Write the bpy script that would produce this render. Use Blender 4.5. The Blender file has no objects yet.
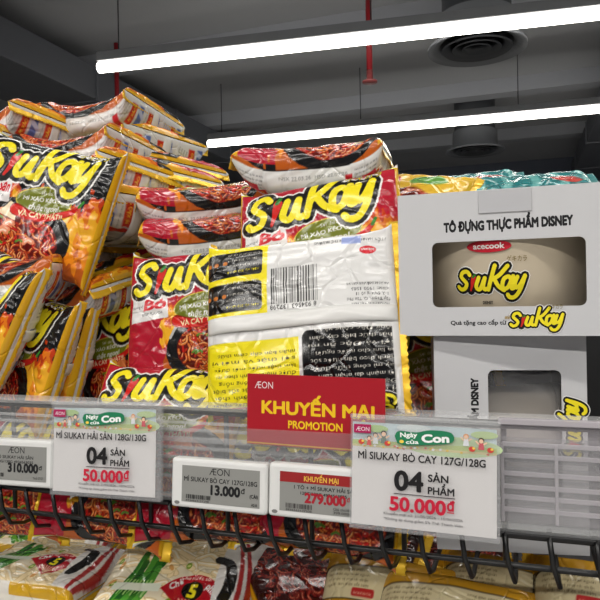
import bpy, bmesh, math, random
import numpy as np
from mathutils import Matrix, Vector, Euler

SC = bpy.context.scene
COL = SC.collection
PI = math.pi
R_ = math.radians

# ------------------------------------------------------------------ helpers
def lin(c):
    return tuple((x / 12.92 if x <= 0.04045 else ((x + 0.055) / 1.055) ** 2.4) for x in [v / 255.0 for v in c])

MATS = {}
def mat(name, rgb=(200, 200, 200), rough=0.5, metal=0.0, spec=0.5, coat=0.0, emit=None, estr=0.0, bump=None):
    if name in MATS: return MATS[name]
    m = bpy.data.materials.new(name); m.use_nodes = True
    nt = m.node_tree; b = nt.nodes['Principled BSDF']
    b.inputs['Base Color'].default_value = (*lin(rgb), 1)
    b.inputs['Roughness'].default_value = rough
    b.inputs['Metallic'].default_value = metal
    b.inputs['Specular IOR Level'].default_value = spec
    b.inputs['Coat Weight'].default_value = coat
    if emit:
        b.inputs['Emission Color'].default_value = (*lin(emit), 1)
        b.inputs['Emission Strength'].default_value = estr
    if bump:
        tc = nt.nodes.new('ShaderNodeTexCoord'); nz = nt.nodes.new('ShaderNodeTexNoise'); bp = nt.nodes.new('ShaderNodeBump')
        nz.inputs['Scale'].default_value = bump[0]; nz.inputs['Detail'].default_value = 4
        bp.inputs['Strength'].default_value = bump[1]; bp.inputs['Distance'].default_value = bump[2]
        nt.links.new(tc.outputs['Object'], nz.inputs['Vector']); nt.links.new(nz.outputs['Fac'], bp.inputs['Height'])
        nt.links.new(bp.outputs['Normal'], b.inputs['Normal'])
    MATS[name] = m
    return m

def ink(rgb):
    return mat('ink_%02x%02x%02x' % tuple(rgb), rgb, 0.55, spec=0.3)

def film_mat(name, gold=False):
    """crinkled glossy packaging film; colour from the printed artwork attribute or gold foil"""
    m = bpy.data.materials.new(name); m.use_nodes = True
    nt = m.node_tree; L = nt.links; b = nt.nodes['Principled BSDF']
    if gold:
        b.inputs['Base Color'].default_value = (*lin((238, 190, 40)), 1)
        b.inputs['Metallic'].default_value = 0.3
        b.inputs['Roughness'].default_value = 0.3
    else:
        a = nt.nodes.new('ShaderNodeAttribute'); a.attribute_name = 'print'
        L.new(a.outputs['Color'], b.inputs['Base Color'])
        b.inputs['Roughness'].default_value = 0.2
        b.inputs['Specular IOR Level'].default_value = 0.6
    tc = nt.nodes.new('ShaderNodeTexCoord')
    nz = nt.nodes.new('ShaderNodeTexNoise'); nz.inputs['Scale'].default_value = 22; nz.inputs['Detail'].default_value = 2
    mx = nt.nodes.new('ShaderNodeMixRGB'); mx.inputs['Fac'].default_value = 0.03
    L.new(tc.outputs['Object'], nz.inputs['Vector']); L.new(tc.outputs['Object'], mx.inputs[1]); L.new(nz.outputs['Color'], mx.inputs[2])
    vo = nt.nodes.new('ShaderNodeTexVoronoi'); vo.feature = 'DISTANCE_TO_EDGE'; vo.inputs['Scale'].default_value = 34
    L.new(mx.outputs[0], vo.inputs['Vector'])
    rp = nt.nodes.new('ShaderNodeValToRGB'); rp.color_ramp.elements[0].position = 0.0; rp.color_ramp.elements[1].position = 0.06
    L.new(vo.outputs['Distance'], rp.inputs['Fac'])
    b1 = nt.nodes.new('ShaderNodeBump'); b1.inputs['Strength'].default_value = 0.6; b1.inputs['Distance'].default_value = 0.0012
    L.new(rp.outputs['Color'], b1.inputs['Height'])
    n2 = nt.nodes.new('ShaderNodeTexNoise'); n2.inputs['Scale'].default_value = 60; n2.inputs['Detail'].default_value = 3
    L.new(tc.outputs['Object'], n2.inputs['Vector'])
    b2 = nt.nodes.new('ShaderNodeBump'); b2.inputs['Strength'].default_value = 0.35; b2.inputs['Distance'].default_value = 0.0015
    L.new(n2.outputs['Fac'], b2.inputs['Height']); L.new(b1.outputs['Normal'], b2.inputs['Normal'])
    L.new(b2.outputs['Normal'], b.inputs['Normal'])
    MATS[name] = m
    return m

def clear_mat(name, alpha=0.2, tint=(235, 238, 240), rough=0.15):
    """thin clear plastic: mostly see-through, a little milky, glossy"""
    if name in MATS: return MATS[name]
    m = bpy.data.materials.new(name); m.use_nodes = True
    nt = m.node_tree; L = nt.links; b = nt.nodes['Principled BSDF']; out = nt.nodes['Material Output']
    b.inputs['Base Color'].default_value = (*lin(tint), 1); b.inputs['Roughness'].default_value = rough
    t = nt.nodes.new('ShaderNodeBsdfTransparent'); t.inputs['Color'].default_value = (0.95, 0.95, 0.95, 1)
    mx = nt.nodes.new('ShaderNodeMixShader'); mx.inputs['Fac'].default_value = alpha
    L.new(t.outputs[0], mx.inputs[1]); L.new(b.outputs[0], mx.inputs[2]); L.new(mx.outputs[0], out.inputs['Surface'])
    MATS[name] = m
    return m

def mesh_obj(name, V, F, mats, mi=None, parent=None, smooth=False, M=None):
    me = bpy.data.meshes.new(name)
    me.from_pydata([tuple(v) for v in V], [], [tuple(f) for f in F])
    if not isinstance(mats, (list, tuple)): mats = [mats]
    for m in mats: me.materials.append(m)
    if mi is not None: me.polygons.foreach_set('material_index', np.array(mi, dtype=np.int32))
    if smooth: me.polygons.foreach_set('use_smooth', np.ones(len(me.polygons), dtype=bool))
    me.update()
    o = bpy.data.objects.new(name, me); COL.objects.link(o)
    if parent: o.parent = parent
    if M is not None: o.matrix_local = M
    return o

def bm_obj(name, bm, m, parent=None, smooth=False, M=None):
    me = bpy.data.meshes.new(name); bmesh.ops.recalc_face_normals(bm, faces=bm.faces); bm.to_mesh(me); bm.free()
    me.materials.append(m)
    if smooth:
        for p in me.polygons: p.use_smooth = True
    o = bpy.data.objects.new(name, me); COL.objects.link(o)
    if parent: o.parent = parent
    if M is not None: o.matrix_local = M
    return o

def add_box(bm, lo, hi, bevel=0.0, seg=2):
    r = bmesh.ops.create_cube(bm, size=1.0)
    vs = r['verts']
    for v in vs:
        v.co = Vector([(lo[i] + hi[i]) / 2 + v.co[i] * (hi[i] - lo[i]) for i in range(3)])
    if bevel > 0:
        es = list({e for v in vs for e in v.link_edges})
        bmesh.ops.bevel(bm, geom=es, offset=bevel, segments=seg, affect='EDGES', profile=0.5)

def add_tube(bm, pts, r, n=8, caps=True):
    pts = [Vector(p) for p in pts]; rings = []
    t0 = (pts[1] - pts[0]).normalized()
    up = Vector((0, 0, 1)) if abs(t0.z) < 0.9 else Vector((1, 0, 0))
    nrm = t0.cross(up).normalized()
    for i, p in enumerate(pts):
        t = (pts[min(i + 1, len(pts) - 1)] - pts[max(i - 1, 0)]).normalized()
        nrm = (nrm - t * nrm.dot(t)).normalized(); bi = t.cross(nrm)
        rings.append([bm.verts.new(p + (nrm * math.cos(a) + bi * math.sin(a)) * r) for a in [2 * PI * k / n for k in range(n)]])
    for a, b in zip(rings, rings[1:]):
        for k in range(n): bm.faces.new((a[k], a[(k + 1) % n], b[(k + 1) % n], b[k]))
    if caps:
        bm.faces.new(rings[0][::-1]); bm.faces.new(rings[-1])

def add_lathe(bm, prof, n=48, c=(0, 0, 0)):
    rings = [[bm.verts.new((c[0] + r * math.cos(2 * PI * k / n), c[1] + r * math.sin(2 * PI * k / n), c[2] + z)) for k in range(n)] for r, z in prof]
    for a, b in zip(rings, rings[1:]):
        for k in range(n): bm.faces.new((a[k], a[(k + 1) % n], b[(k + 1) % n], b[k]))
    return rings

def tag(o, label=None, cat=None, group=None, kind=None):
    if label: o['label'] = label
    if cat: o['category'] = cat
    if group: o['group'] = group
    if kind: o['kind'] = kind
    return o

def empty(name, loc=(0, 0, 0), label=None, cat=None, group=None, M=None):
    o = bpy.data.objects.new(name, None); COL.objects.link(o); o.empty_display_size = 0.02
    if M is not None: o.matrix_world = M
    else: o.location = loc
    return tag(o, label, cat, group)

# ------------------------------------------------------------------ flat drawing -> triangles
_txt = {}
from mathutils.geometry import delaunay_2d_cdt
def union_tris(T):
    """merge overlapping triangles into one flat non-overlapping triangulation"""
    T = np.asarray(T, float)
    if len(T) < 2: return T
    c = T.reshape(-1, 2).mean(0); s = max(1e-9, np.abs(T - c).max())
    Q = (T - c) / s
    a = (Q[:, 1, 0] - Q[:, 0, 0]) * (Q[:, 2, 1] - Q[:, 0, 1]) - (Q[:, 1, 1] - Q[:, 0, 1]) * (Q[:, 2, 0] - Q[:, 0, 0])
    keep = np.abs(a) > 1e-7; Q = Q[keep]; a = a[keep]
    Q = np.where((a < 0)[:, None, None], Q[:, ::-1], Q)
    vs = [Vector((float(p[0]), float(p[1]))) for p in Q.reshape(-1, 2)]
    fs = [(3 * k, 3 * k + 1, 3 * k + 2) for k in range(len(Q))]
    r = delaunay_2d_cdt(vs, [], fs, 0, 1e-5)
    V = np.array([tuple(v) for v in r[0]]) * s + c
    O = np.array([[V[k] for k in f] for f in r[2] if len(f) == 3])
    c3 = O.mean(1)[:, None, :]; P0, P1, P2 = (Q * s + c)[:, 0][None], (Q * s + c)[:, 1][None], (Q * s + c)[:, 2][None]
    def e(a, b): return (b[..., 0] - a[..., 0]) * (c3[..., 1] - a[..., 1]) - (b[..., 1] - a[..., 1]) * (c3[..., 0] - a[..., 0])
    return O[((e(P0, P1) >= 0) & (e(P1, P2) >= 0) & (e(P2, P0) >= 0)).any(1)]

def text_tris(s, bold=0.0, shear=0.0, flat=False):
    """triangles (n,3,2) of a line of lettering; bold thickens every letter by shifted copies"""
    k = (s, bold, shear, flat)
    if k in _txt: return _txt[k]
    cu = bpy.data.curves.new('lettering', 'FONT'); cu.body = s; cu.resolution_u = 3; cu.shear = shear
    ob = bpy.data.objects.new('lettering', cu); COL.objects.link(ob)
    dg = bpy.context.evaluated_depsgraph_get(); me = bpy.data.meshes.new_from_object(ob.evaluated_get(dg))
    me.calc_loop_triangles()
    n = len(me.vertices); co = np.zeros(n * 3); me.vertices.foreach_get('co', co); co = co.reshape(-1, 3)[:, :2]
    t = np.zeros(len(me.loop_triangles) * 3, dtype=np.int32); me.loop_triangles.foreach_get('vertices', t); t = t.reshape(-1, 3)
    bpy.data.objects.remove(ob); bpy.data.curves.remove(cu); bpy.data.meshes.remove(me)
    tr = co[t] if n else np.zeros((0, 3, 2))
    if bold >= 0.02 and n:
        sh = [(0, 0)] + [(bold * math.cos(a), bold * math.sin(a)) for a in [2 * PI * (q + .5) / (8 if flat else 4) for q in range(8 if flat else 4)]]
        if not flat: tr = np.concatenate([tr + np.array(q) for q in sh])
        else:
            par = list(range(n))                      # letters one by one, each merged into one outline
            def find(a):
                while par[a] != a: par[a] = par[par[a]]; a = par[a]
                return a
            for a, b, c in t: par[find(a)] = find(b); par[find(b)] = find(c)
            isl = {}
            for q, f in enumerate(t): isl.setdefault(find(f[0]), []).append(q)
            tr = np.concatenate([union_tris(np.concatenate([tr[q] + np.array(d) for d in sh])) for q in isl.values()])
    _txt[k] = tr
    return tr

def fit_text(s, x, y, h=None, w=None, bold=0.0, shear=0.0, align='L', ang=0.0, flat=False):
    """lettering with its cap box placed at x,y; h cap height, w total width (fits)"""
    tr = text_tris(s, bold, shear, flat).copy()
    if len(tr) == 0: return tr
    x0, x1 = tr[:, :, 0].min(), tr[:, :, 0].max()
    sy = (h / 0.72) if h else w / (x1 - x0)
    sx = (w / (x1 - x0)) if w else sy
    tr[:, :, 0] = (tr[:, :, 0] - x0) * sx; tr[:, :, 1] *= sy
    W = (x1 - x0) * sx
    if align == 'C': tr[:, :, 0] -= W / 2
    if align == 'R': tr[:, :, 0] -= W
    if ang:
        c, s_ = math.cos(ang), math.sin(ang)
        tr = np.stack([tr[:, :, 0] * c - tr[:, :, 1] * s_, tr[:, :, 0] * s_ + tr[:, :, 1] * c], axis=2)
    return tr + np.array([x, y])

def smooth_line(p, n=6):
    p = [np.array(q, float) for q in p]
    if len(p) < 3: return p
    P = [2 * p[0] - p[1]] + p + [2 * p[-1] - p[-2]]
    out = []
    for i in range(1, len(P) - 2):
        for k in range(n):
            t = k / n; a, b, c, d = P[i - 1], P[i], P[i + 1], P[i + 2]
            out.append(0.5 * (2 * b + (c - a) * t + (2 * a - 5 * b + 4 * c - d) * t * t + (3 * b - a - 3 * c + d) * t ** 3))
    out.append(p[-1])
    return out

def stroke_tris(p, r, n=6, cap=6, taper=None):
    p = smooth_line(p, n) if n > 1 else [np.array(q, float) for q in p]
    T = []; m = len(p)
    rad = [r * (taper[0] + (taper[1] - taper[0]) * i / (m - 1) if taper else 1.0) for i in range(m)]
    for i in range(m - 1):
        d = p[i + 1] - p[i]; l = np.hypot(*d)
        if l < 1e-9: continue
        q = np.array([-d[1], d[0]]) / l
        a, b, c, e = p[i] + q * rad[i], p[i] - q * rad[i], p[i + 1] - q * rad[i + 1], p[i + 1] + q * rad[i + 1]
        T += [(a, b, c), (a, c, e)]
    for i in range(m):
        c = p[i]
        for k in range(cap):
            a0, a1 = 2 * PI * k / cap, 2 * PI * (k + 1) / cap
            T.append((c, c + rad[i] * np.array([math.cos(a0), math.sin(a0)]), c + rad[i] * np.array([math.cos(a1), math.sin(a1)])))
    return np.array(T)

def rect_tris(x0, y0, x1, y1):
    return np.array([[(x0, y0), (x1, y0), (x1, y1)], [(x0, y0), (x1, y1), (x0, y1)]], float)

def fan_tris(pts):
    c = np.mean(np.array(pts, float), axis=0)
    return np.array([(c, pts[i], pts[(i + 1) % len(pts)]) for i in range(len(pts))], float)

def ell_tris(x, y, rx, ry, ang=0.0, n=24):
    c, s = math.cos(ang), math.sin(ang)
    pts = [(x + rx * math.cos(a) * c - ry * math.sin(a) * s, y + rx * math.cos(a) * s + ry * math.sin(a) * c) for a in [2 * PI * k / n for k in range(n)]]
    return fan_tris(pts)

def rrect_pts(x0, y0, x1, y1, r, n=5):
    P = []
    for cx, cy, a0 in ((x1 - r, y1 - r, 0), (x0 + r, y1 - r, 90), (x0 + r, y0 + r, 180), (x1 - r, y0 + r, 270)):
        for k in range(n + 1):
            a = R_(a0 + 90 * k / n); P.append((cx + r * math.cos(a), cy + r * math.sin(a)))
    return P

def rrect_tris(x0, y0, x1, y1, r): return fan_tris(rrect_pts(x0, y0, x1, y1, r))

def quad_tris(a, b, c, d): return np.array([(a, b, c), (a, c, d)], float)

def bars_tris(x0, y0, x1, y1, seed=1, n=30):
    rg = random.Random(seed); ws = [rg.choice((1, 1, 2, 3)) for _ in range(2 * n + 1)]; u = (x1 - x0) / sum(ws); x = x0; T = []
    for i, w in enumerate(ws):
        if i % 2 == 0: T.append(rect_tris(x, y0, x + w * u, y1))
        x += w * u
    return np.concatenate(T)

# brush lettering of the noodle logo, unit width
LOGO = [
    [(0.185, 0.285), (0.15, 0.335), (0.085, 0.325), (0.055, 0.26), (0.10, 0.20), (0.135, 0.145), (0.10, 0.075), (0.04, 0.06), (0.005, 0.10)],
    [(0.315, 0.245), (0.275, 0.12), (0.295, 0.065), (0.34, 0.085), (0.40, 0.24)],
    [(0.40, 0.24), (0.375, 0.11), (0.395, 0.065), (0.42, 0.075)],
    [(0.535, 0.43), (0.49, 0.25), (0.445, 0.06)],
    [(0.70, 0.425), (0.60, 0.29), (0.50, 0.215)],
    [(0.53, 0.225), (0.58, 0.12), (0.66, 0.055)],
    [(0.755, 0.215), (0.715, 0.265), (0.655, 0.225), (0.635, 0.12), (0.665, 0.075), (0.715, 0.11), (0.755, 0.215)],
    [(0.775, 0.27), (0.750, 0.15), (0.762, 0.085), (0.795, 0.095)],
    [(0.83, 0.26), (0.80, 0.16), (0.82, 0.10), (0.87, 0.14), (0.93, 0.28)],
    [(0.93, 0.28), (0.875, 0.07), (0.81, -0.04), (0.74, -0.05), (0.71, -0.01)],
]
CHILI = [(0.245, 0.245), (0.225, 0.17), (0.215, 0.12), (0.19, 0.045)]
def logo_layers(x, y, w, ang=0.0, fat=0.027, parts=False):
    """[(tris, colour)] white rim, black rim, yellow letters, red chili"""
    def tf(p):
        c, s = math.cos(ang), math.sin(ang)
        return [(x + w * (a * c - b * .86 * s), y + w * (a * s + b * .86 * c)) for a, b in p]
    out = []
    for grow, rgb in ((0.047, (238, 236, 232)), (0.033, (14, 13, 12)), (0.0, (244, 226, 36))):
        T = [stroke_tris(tf(p), w * (fat + grow), 4, 8) for p in LOGO]
        if grow: T.append(stroke_tris(tf(CHILI), w * (0.028 + grow), 4, 8))
        if parts: out += [(q, rgb) for q in T]
        else: out.append((np.concatenate(T), rgb))
    out.append((stroke_tris(tf(CHILI), w * 0.034, 4, 8, (1.0, 0.35)), (205, 30, 22)))
    out.append((stroke_tris(tf([(0.235, 0.25), (0.262, 0.285)]), w * 0.016, 1, 8), (40, 120, 40)))
    return out

# ------------------------------------------------------------------ printed artwork rasteriser (mm units)
class Art:
    def __init__(s, W, H, ppm):
        s.W, s.H, s.k = W, H, ppm
        s.nx, s.ny = int(round(W * ppm)), int(round(H * ppm))
        s.a = np.ones((s.ny, s.nx, 3), np.float32)
    def fill(s, rgb): s.a[:] = np.array(rgb, np.float32) / 255
    def tri(s, T, rgb, clip=None):
        if len(T) == 0: return
        col = np.array(rgb, np.float32) / 255; k = s.k; T = np.asarray(T) * k
        x0 = np.floor(T[:, :, 0].min(1)).astype(int); x1 = np.ceil(T[:, :, 0].max(1)).astype(int)
        y0 = np.floor(T[:, :, 1].min(1)).astype(int); y1 = np.ceil(T[:, :, 1].max(1)).astype(int)
        cx0, cy0, cx1, cy1 = (0, 0, s.nx, s.ny) if clip is None else [int(v * k) for v in clip]
        x0 = np.maximum(x0, max(0, cx0)); y0 = np.maximum(y0, max(0, cy0)); x1 = np.minimum(x1, min(s.nx, cx1)); y1 = np.minimum(y1, min(s.ny, cy1))
        for i in range(len(T)):
            if x1[i] <= x0[i] or y1[i] <= y0[i]: continue
            (ax, ay), (bx, by), (cx, cy) = T[i]
            X = np.arange(x0[i], x1[i]) + 0.5; Y = (np.arange(y0[i], y1[i]) + 0.5)[:, None]
            e0 = (bx - ax) * (Y - ay) - (by - ay) * (X - ax); e1 = (cx - bx) * (Y - by) - (cy - by) * (X - bx); e2 = (ax - cx) * (Y - cy) - (ay - cy) * (X - cx)
            m = ((e0 >= 0) & (e1 >= 0) & (e2 >= 0)) | ((e0 <= 0) & (e1 <= 0) & (e2 <= 0))
            s.a[y0[i]:y1[i], x0[i]:x1[i]][m] = col
    def rect(s, x0, y0, x1, y1, rgb): s.tri(rect_tris(x0, y0, x1, y1), rgb)
    def text(s, t, x, y, h=None, w=None, rgb=(0, 0, 0), **kw): s.tri(fit_text(t, x, y, h, w, **kw), rgb)
    def logo(s, x, y, w, ang=0.0):
        for T, c in logo_layers(x, y, w, ang): s.tri(T, c)
    def noise(s, sx, sy, seed):
        rg = np.random.RandomState(seed); X = np.linspace(0, s.W, s.nx)[None, :]; Y = np.linspace(0, s.H, s.ny)[:, None]; o = 0
        for i in range(14):
            f = 1 + i * 0.35; a, b = rg.uniform(-1, 1, 2); p = rg.uniform(0, 6.28)
            o = o + np.sin(X / sx * f * a * 6.28 + Y / sy * f * b * 6.28 + p) / f
        return o / 3
    def flames(s, x0, y0, x1, y1, cols, seed):
        """printed flame picture between bottom y0 and ragged top y1"""
        n = s.noise(16, 40, seed); X = (np.arange(s.nx) + .5) / s.k; Y = ((np.arange(s.ny) + .5) / s.k)[:, None]
        h = (Y - y0) / (y1 - y0) + n * 0.22
        box = (X + n * 13 - h * 8 >= x0) & (X <= x1) & (Y >= y0)
        for lim, c in cols:
            s.a[box & (h < lim)] = np.array(c, np.float32) / 255
    def noodles(s, x0, y0, x1, y1, n, seed, pal, wid=1.3, ell=True):
        rg = random.Random(seed); cx, cy, rx, ry = (x0 + x1) / 2, (y0 + y1) / 2, (x1 - x0) / 2, (y1 - y0) / 2
        if ell: s.tri(ell_tris(cx, cy, rx, ry), pal[0])
        else: s.rect(x0, y0, x1, y1, pal[0])
        for i in range(n):
            for _ in range(30):
                px, py = rg.uniform(-1, 1), rg.uniform(-1, 1)
                if not ell or px * px + py * py < 0.9: break
            a = rg.uniform(0, 6.28); L = rg.uniform(4, 10); pts = []
            x, y = cx + px * rx, cy + py * ry
            for k in range(5):
                pts.append((x, y)); a += rg.uniform(-1.1, 1.1); x += L * 0.5 * math.cos(a); y += L * 0.5 * math.sin(a)
                if ell:
                    q = math.hypot((x - cx) / rx, (y - cy) / ry)
                    if q > 0.97: x, y = cx + (x - cx) / q * 0.95, cy + (y - cy) / q * 0.95
                else:
                    x, y = min(max(x, x0 + wid), x1 - wid), min(max(y, y0 + wid), y1 - wid)
            c = rg.choice(pal[1:-1])
            s.tri(stroke_tris(pts, wid, 3, 5), pal[0]); s.tri(stroke_tris(pts, wid * 0.72, 3, 5), c)
            s.tri(stroke_tris([(p[0] - wid * .15, p[1] + wid * .3) for p in pts[1:4]], wid * 0.22, 3, 4), pal[-1])
    def final(s, nu, ns):
        """sample at a grid of nu x ns vertices (box filter), linear RGBA"""
        xi = np.linspace(0, s.nx, nu + 1).astype(int); yi = np.linspace(0, s.ny, ns + 1).astype(int)
        c = np.zeros((s.ny + 1, s.nx + 1, 3)); c[1:, 1:] = s.a.cumsum(0).cumsum(1)
        A = c[yi[1:]][:, xi[1:]] - c[yi[:-1]][:, xi[1:]] - c[yi[1:]][:, xi[:-1]] + c[yi[:-1]][:, xi[:-1]]
        A = A / ((yi[1:] - yi[:-1])[:, None, None] * (xi[1:] - xi[:-1])[None, :, None])
        A = np.where(A <= 0.04045, A / 12.92, ((np.clip(A, 0, 1) + 0.055) / 1.055) ** 2.4)
        return np.concatenate([A, np.ones((ns, nu, 1))], axis=2)

# ------------------------------------------------------------------ noodle pack shape
PL, PV, PT = 0.132, 0.0545, 0.034            # body length, half width, thickness
def ring(V, t, zc, ns, ex=3.2):
    """superellipse ring of ns points by arc length, start at y=-V, over +z"""
    th = np.linspace(0, 2 * PI, 721); c, s = np.cos(th), np.sin(th); p = 2 / ex
    y = -V * np.sign(c) * np.abs(c) ** p; z = zc + t / 2 * np.sign(s) * np.abs(s) ** p
    d = np.r_[0, np.cumsum(np.hypot(np.diff(y), np.diff(z)))]
    q = np.linspace(0, d[-1], ns, endpoint=False)
    return np.interp(q, d, y), np.interp(q, d, z), d[-1]
PP = ring(PV, PT, 0, 64)[2]                    # perimeter

def fsum(x, y, rg, f0, n):
    o = np.zeros(np.broadcast(x, y).shape)
    for i in range(n):
        a, b = rg.normal(0, f0, 2); o += np.sin(a * x + b * y + rg.uniform(0, 6.28))
    return o / math.sqrt(n)

def pack_shape(name, art, nu, ns, seed, sealz=0.0, L=PL, V0=PV, T=PT, bend=0.0, twist=0.0, wr=1.0, fold=(0.3, 0.3), seal_mat='gold', seam_rgb=(226, 225, 222), flare=0.42, blunt=(4.5, .62), ex=3.2, slen=.0095, arc=False):
    rg = np.random.RandomState(seed)
    X = np.linspace(-L / 2, L / 2, nu)
    if arc:                                      # rows spaced along the back so the print runs on over the end wall
        xx = np.sign(np.linspace(-1, 1, 4001)) * (1 - (1 - np.abs(np.linspace(-1, 1, 4001))) ** 2) * L / 2; ee = np.abs(2 * xx / L)
        zb = sealz * T / 2 * ee ** 4 - (T * np.maximum(0, 1 - ee ** blunt[0]) ** blunt[1]) / 2
        dd = np.r_[0, np.cumsum(np.hypot(np.diff(xx), np.diff(zb)))]; X = np.interp(np.linspace(0, dd[-1], nu), dd, xx)
    Y = np.zeros((ns, nu)); Z = np.zeros((ns, nu))
    for i, x in enumerate(X):
        e = abs(2 * x / L); t = T * max(0.0, (1 - e ** blunt[0])) ** blunt[1] + 0.0012
        Y[:, i], Z[:, i], _ = ring(V0 + (T - t) * flare * 0.6, t, sealz * T / 2 * e ** 4, ns, ex)
    E = np.abs(2 * X / L)[None, :]; Xg = np.repeat(X[None, :], ns, 0); S = (np.arange(ns) / ns)[:, None]
    ang = S * 2 * PI
    # gathers near the sealed ends, dents and soft waves over the block of noodles
    per = np.cos(ang), np.sin(ang)
    g = sum(rg.uniform(.4, 1) * np.sin(k * ang + rg.uniform(0, 6.28) + np.sign(X)[None, :] * rg.uniform(0, 3)) for k in (11, 17, 23, 31)) / 2
    w = np.exp(-((E - 0.86) / 0.1) ** 2)
    n1 = fsum(Xg * 1, Y * 1, rg, 60, 8); n2 = fsum(Xg, Y + Z * 2, rg, 170, 8)
    d = wr * (0.0011 * g * w + 0.0012 * n1 + 0.0005 * n2) * (1 - E ** 8)
    cr = np.zeros_like(d)
    for _ in range(9):                           # sharp pressed creases across the film
        a = rg.uniform(0, PI); o = rg.uniform(-.05, .05); q = Xg * math.cos(a) + Y * math.sin(a) - o
        cr += rg.uniform(-1, 1) * np.exp(-(q / 0.0022) ** 2) * (fsum(Xg, Y, rg, 35, 3) > 0.2)
    d = d + wr * 0.0006 * cr * (1 - E ** 6)
    sz = np.sign(Z - sealz * T / 2 * E ** 4); flat = np.clip(np.abs(Z) / (T * .35), 0, 1)
    Z = Z + sz * d * flat; Y = Y + np.sign(Y) * d * (1 - flat) * 0.8
    # seals: strips continuing from each end
    vend = np.max(np.abs(Y[:, 0])); sl = slen; nv = 61; nx = 9
    seals = []
    for sgn, fo in ((-1, fold[0]), (1, fold[1])):
        yy = np.linspace(-vend, vend, nv); vv = []
        for j in range(nx):
            f = j / (nx - 1)
            a = fo * min(1.0, .3 + f * 4)
            x = sgn * (L / 2 - 0.0016 + sl * f * math.cos(a)); z = sealz * T / 2 - sl * f * math.sin(a)
            zig = (0.0010 * (np.arange(nv) % 2)) * (1 if j == nx - 1 else 0)
            vv.append(np.stack([np.full(nv, x) - sgn * zig, yy, z + 0.0003 * np.sin(yy * 520 + sgn) * f + 0.0009 * np.sin(yy * 75 + seed) * f + 0.0002 * (j % 2)], 1))
        seals.append(np.concatenate(vv))
    # back seam fin, a strip lying on the back
    j0 = int(ns * 0.75); step = max(1, nu // 60); ii = np.arange(0, nu, step)
    by, bz = Y[j0, ii], np.array([Z[max(0, j0 - ns // 22):j0 + ns // 22, i].min() for i in ii])
    fin = []
    for f in range(5):
        q = f / 4
        fin.append(np.stack([X[ii], by + 0.0065 - 0.011 * q, bz - 0.0007 - 0.0010 * math.sin(q * PI) - 0.0006 * np.sin(X[ii] * 140 + q * 2)], 1))
    def deform(P):
        P = P.copy(); x, y, z = P[:, 0], P[:, 1], P[:, 2]
        z = z + bend * (x * x * 4 / (L * L) - 0.33) * 0.01
        a = twist * x / L * 2; c, s = np.cos(a), np.sin(a)
        return np.stack([x, y * c - z * s, y * s + z * c], 1)
    body = deform(np.stack([Xg.ravel(), Y.ravel(), Z.ravel()], 1))
    out = {}
    # wrapper
    me = bpy.data.meshes.new(name + '_wrapper'); nvt = ns * nu
    J, I = np.meshgrid(np.arange(ns), np.arange(nu - 1), indexing='ij'); J2 = (J + 1) % ns
    F = np.stack([J * nu + I, J * nu + I + 1, J2 * nu + I + 1, J2 * nu + I], 2).reshape(-1, 4)
    nf = len(F)
    me.vertices.add(nvt); me.vertices.foreach_set('co', body.ravel().astype(np.float32))
    me.loops.add(nf * 4); me.loops.foreach_set('vertex_index', F.ravel().astype(np.int32))
    me.polygons.add(nf); me.polygons.foreach_set('loop_start', np.arange(0, nf * 4, 4, dtype=np.int32))
    me.polygons.foreach_set('use_smooth', np.ones(nf, dtype=bool))
    me.update(calc_edges=True)
    at_ = me.attributes.new('print', 'FLOAT_COLOR', 'POINT'); at_.data.foreach_set('color', art.final(nu, ns).ravel().astype(np.float32))
    me.materials.append(MATS['film']); out['wrapper'] = me
    def strip(nm, P, rows, cols, m, th):
        P = deform(P); V = [tuple(p) for p in P]; n = len(V)
        F = []
        for r in range(rows - 1):
            for c in range(cols - 1): F.append((r * cols + c, r * cols + c + 1, (r + 1) * cols + c + 1, (r + 1) * cols + c))
        V += [(p[0], p[1], p[2] - th) for p in P]; F += [tuple(n + q for q in f[::-1]) for f in list(F)]
        edge = [c for c in range(cols)] + [r * cols + cols - 1 for r in range(1, rows)] + [(rows - 1) * cols + c for c in range(cols - 2, -1, -1)] + [r * cols for r in range(rows - 2, 0, -1)]
        for a, b in zip(edge, edge[1:] + edge[:1]): F.append((b, a, n + a, n + b))
        me = bpy.data.meshes.new(nm); me.from_pydata(V, [], F); me.materials.append(m)
        me.polygons.foreach_set('use_smooth', np.ones(len(me.polygons), dtype=bool)); me.update()
        return me
    sm = MATS['foil'] if seal_mat == 'gold' else mat(*seal_mat)
    out['seal0'] = strip(name + '_end_seal', seals[0], nx, nv, sm, 0.0005)
    out['seal1'] = strip(name + '_end_seal', seals[1], nx, nv, sm, 0.0005)
    out['seam'] = strip(name + '_back_seam', np.concatenate(fin), 5, len(ii), mat('seam_film_%d' % seam_rgb[0], seam_rgb, 0.25), 0.0005)
    return out

def pose(loc, yaw, tilt, roll, back=False, scale=1.0):
    M = Matrix.Translation(loc) @ Matrix.Rotation(R_(yaw), 4, 'Z') @ Matrix.Rotation(R_(90 - tilt), 4, 'X') @ Matrix.Rotation(R_(roll), 4, 'Z')
    if back: M = M @ Matrix.Rotation(PI, 4, 'Y')
    s = scale if isinstance(scale, tuple) else (scale,) * 3
    return M @ Matrix.Diagonal((*s, 1))

def place_pack(kind, shape, loc, yaw, tilt, roll, label, group=None, back=False, scale=1.0, cat='noodle pack'):
    t = empty(kind, label=label, cat=cat, group=group, M=pose(loc, yaw, tilt, roll, back, scale))
    for nm, k in (('wrapper', 'wrapper'), ('end_seal', 'seal0'), ('end_seal', 'seal1'), ('back_seam', 'seam')):
        o = bpy.data.objects.new(nm, shape[k]); COL.objects.link(o); o.parent = t
        if nm == 'wrapper': body = o
        if nm == 'back_seam': o.parent = body
    return t

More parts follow.
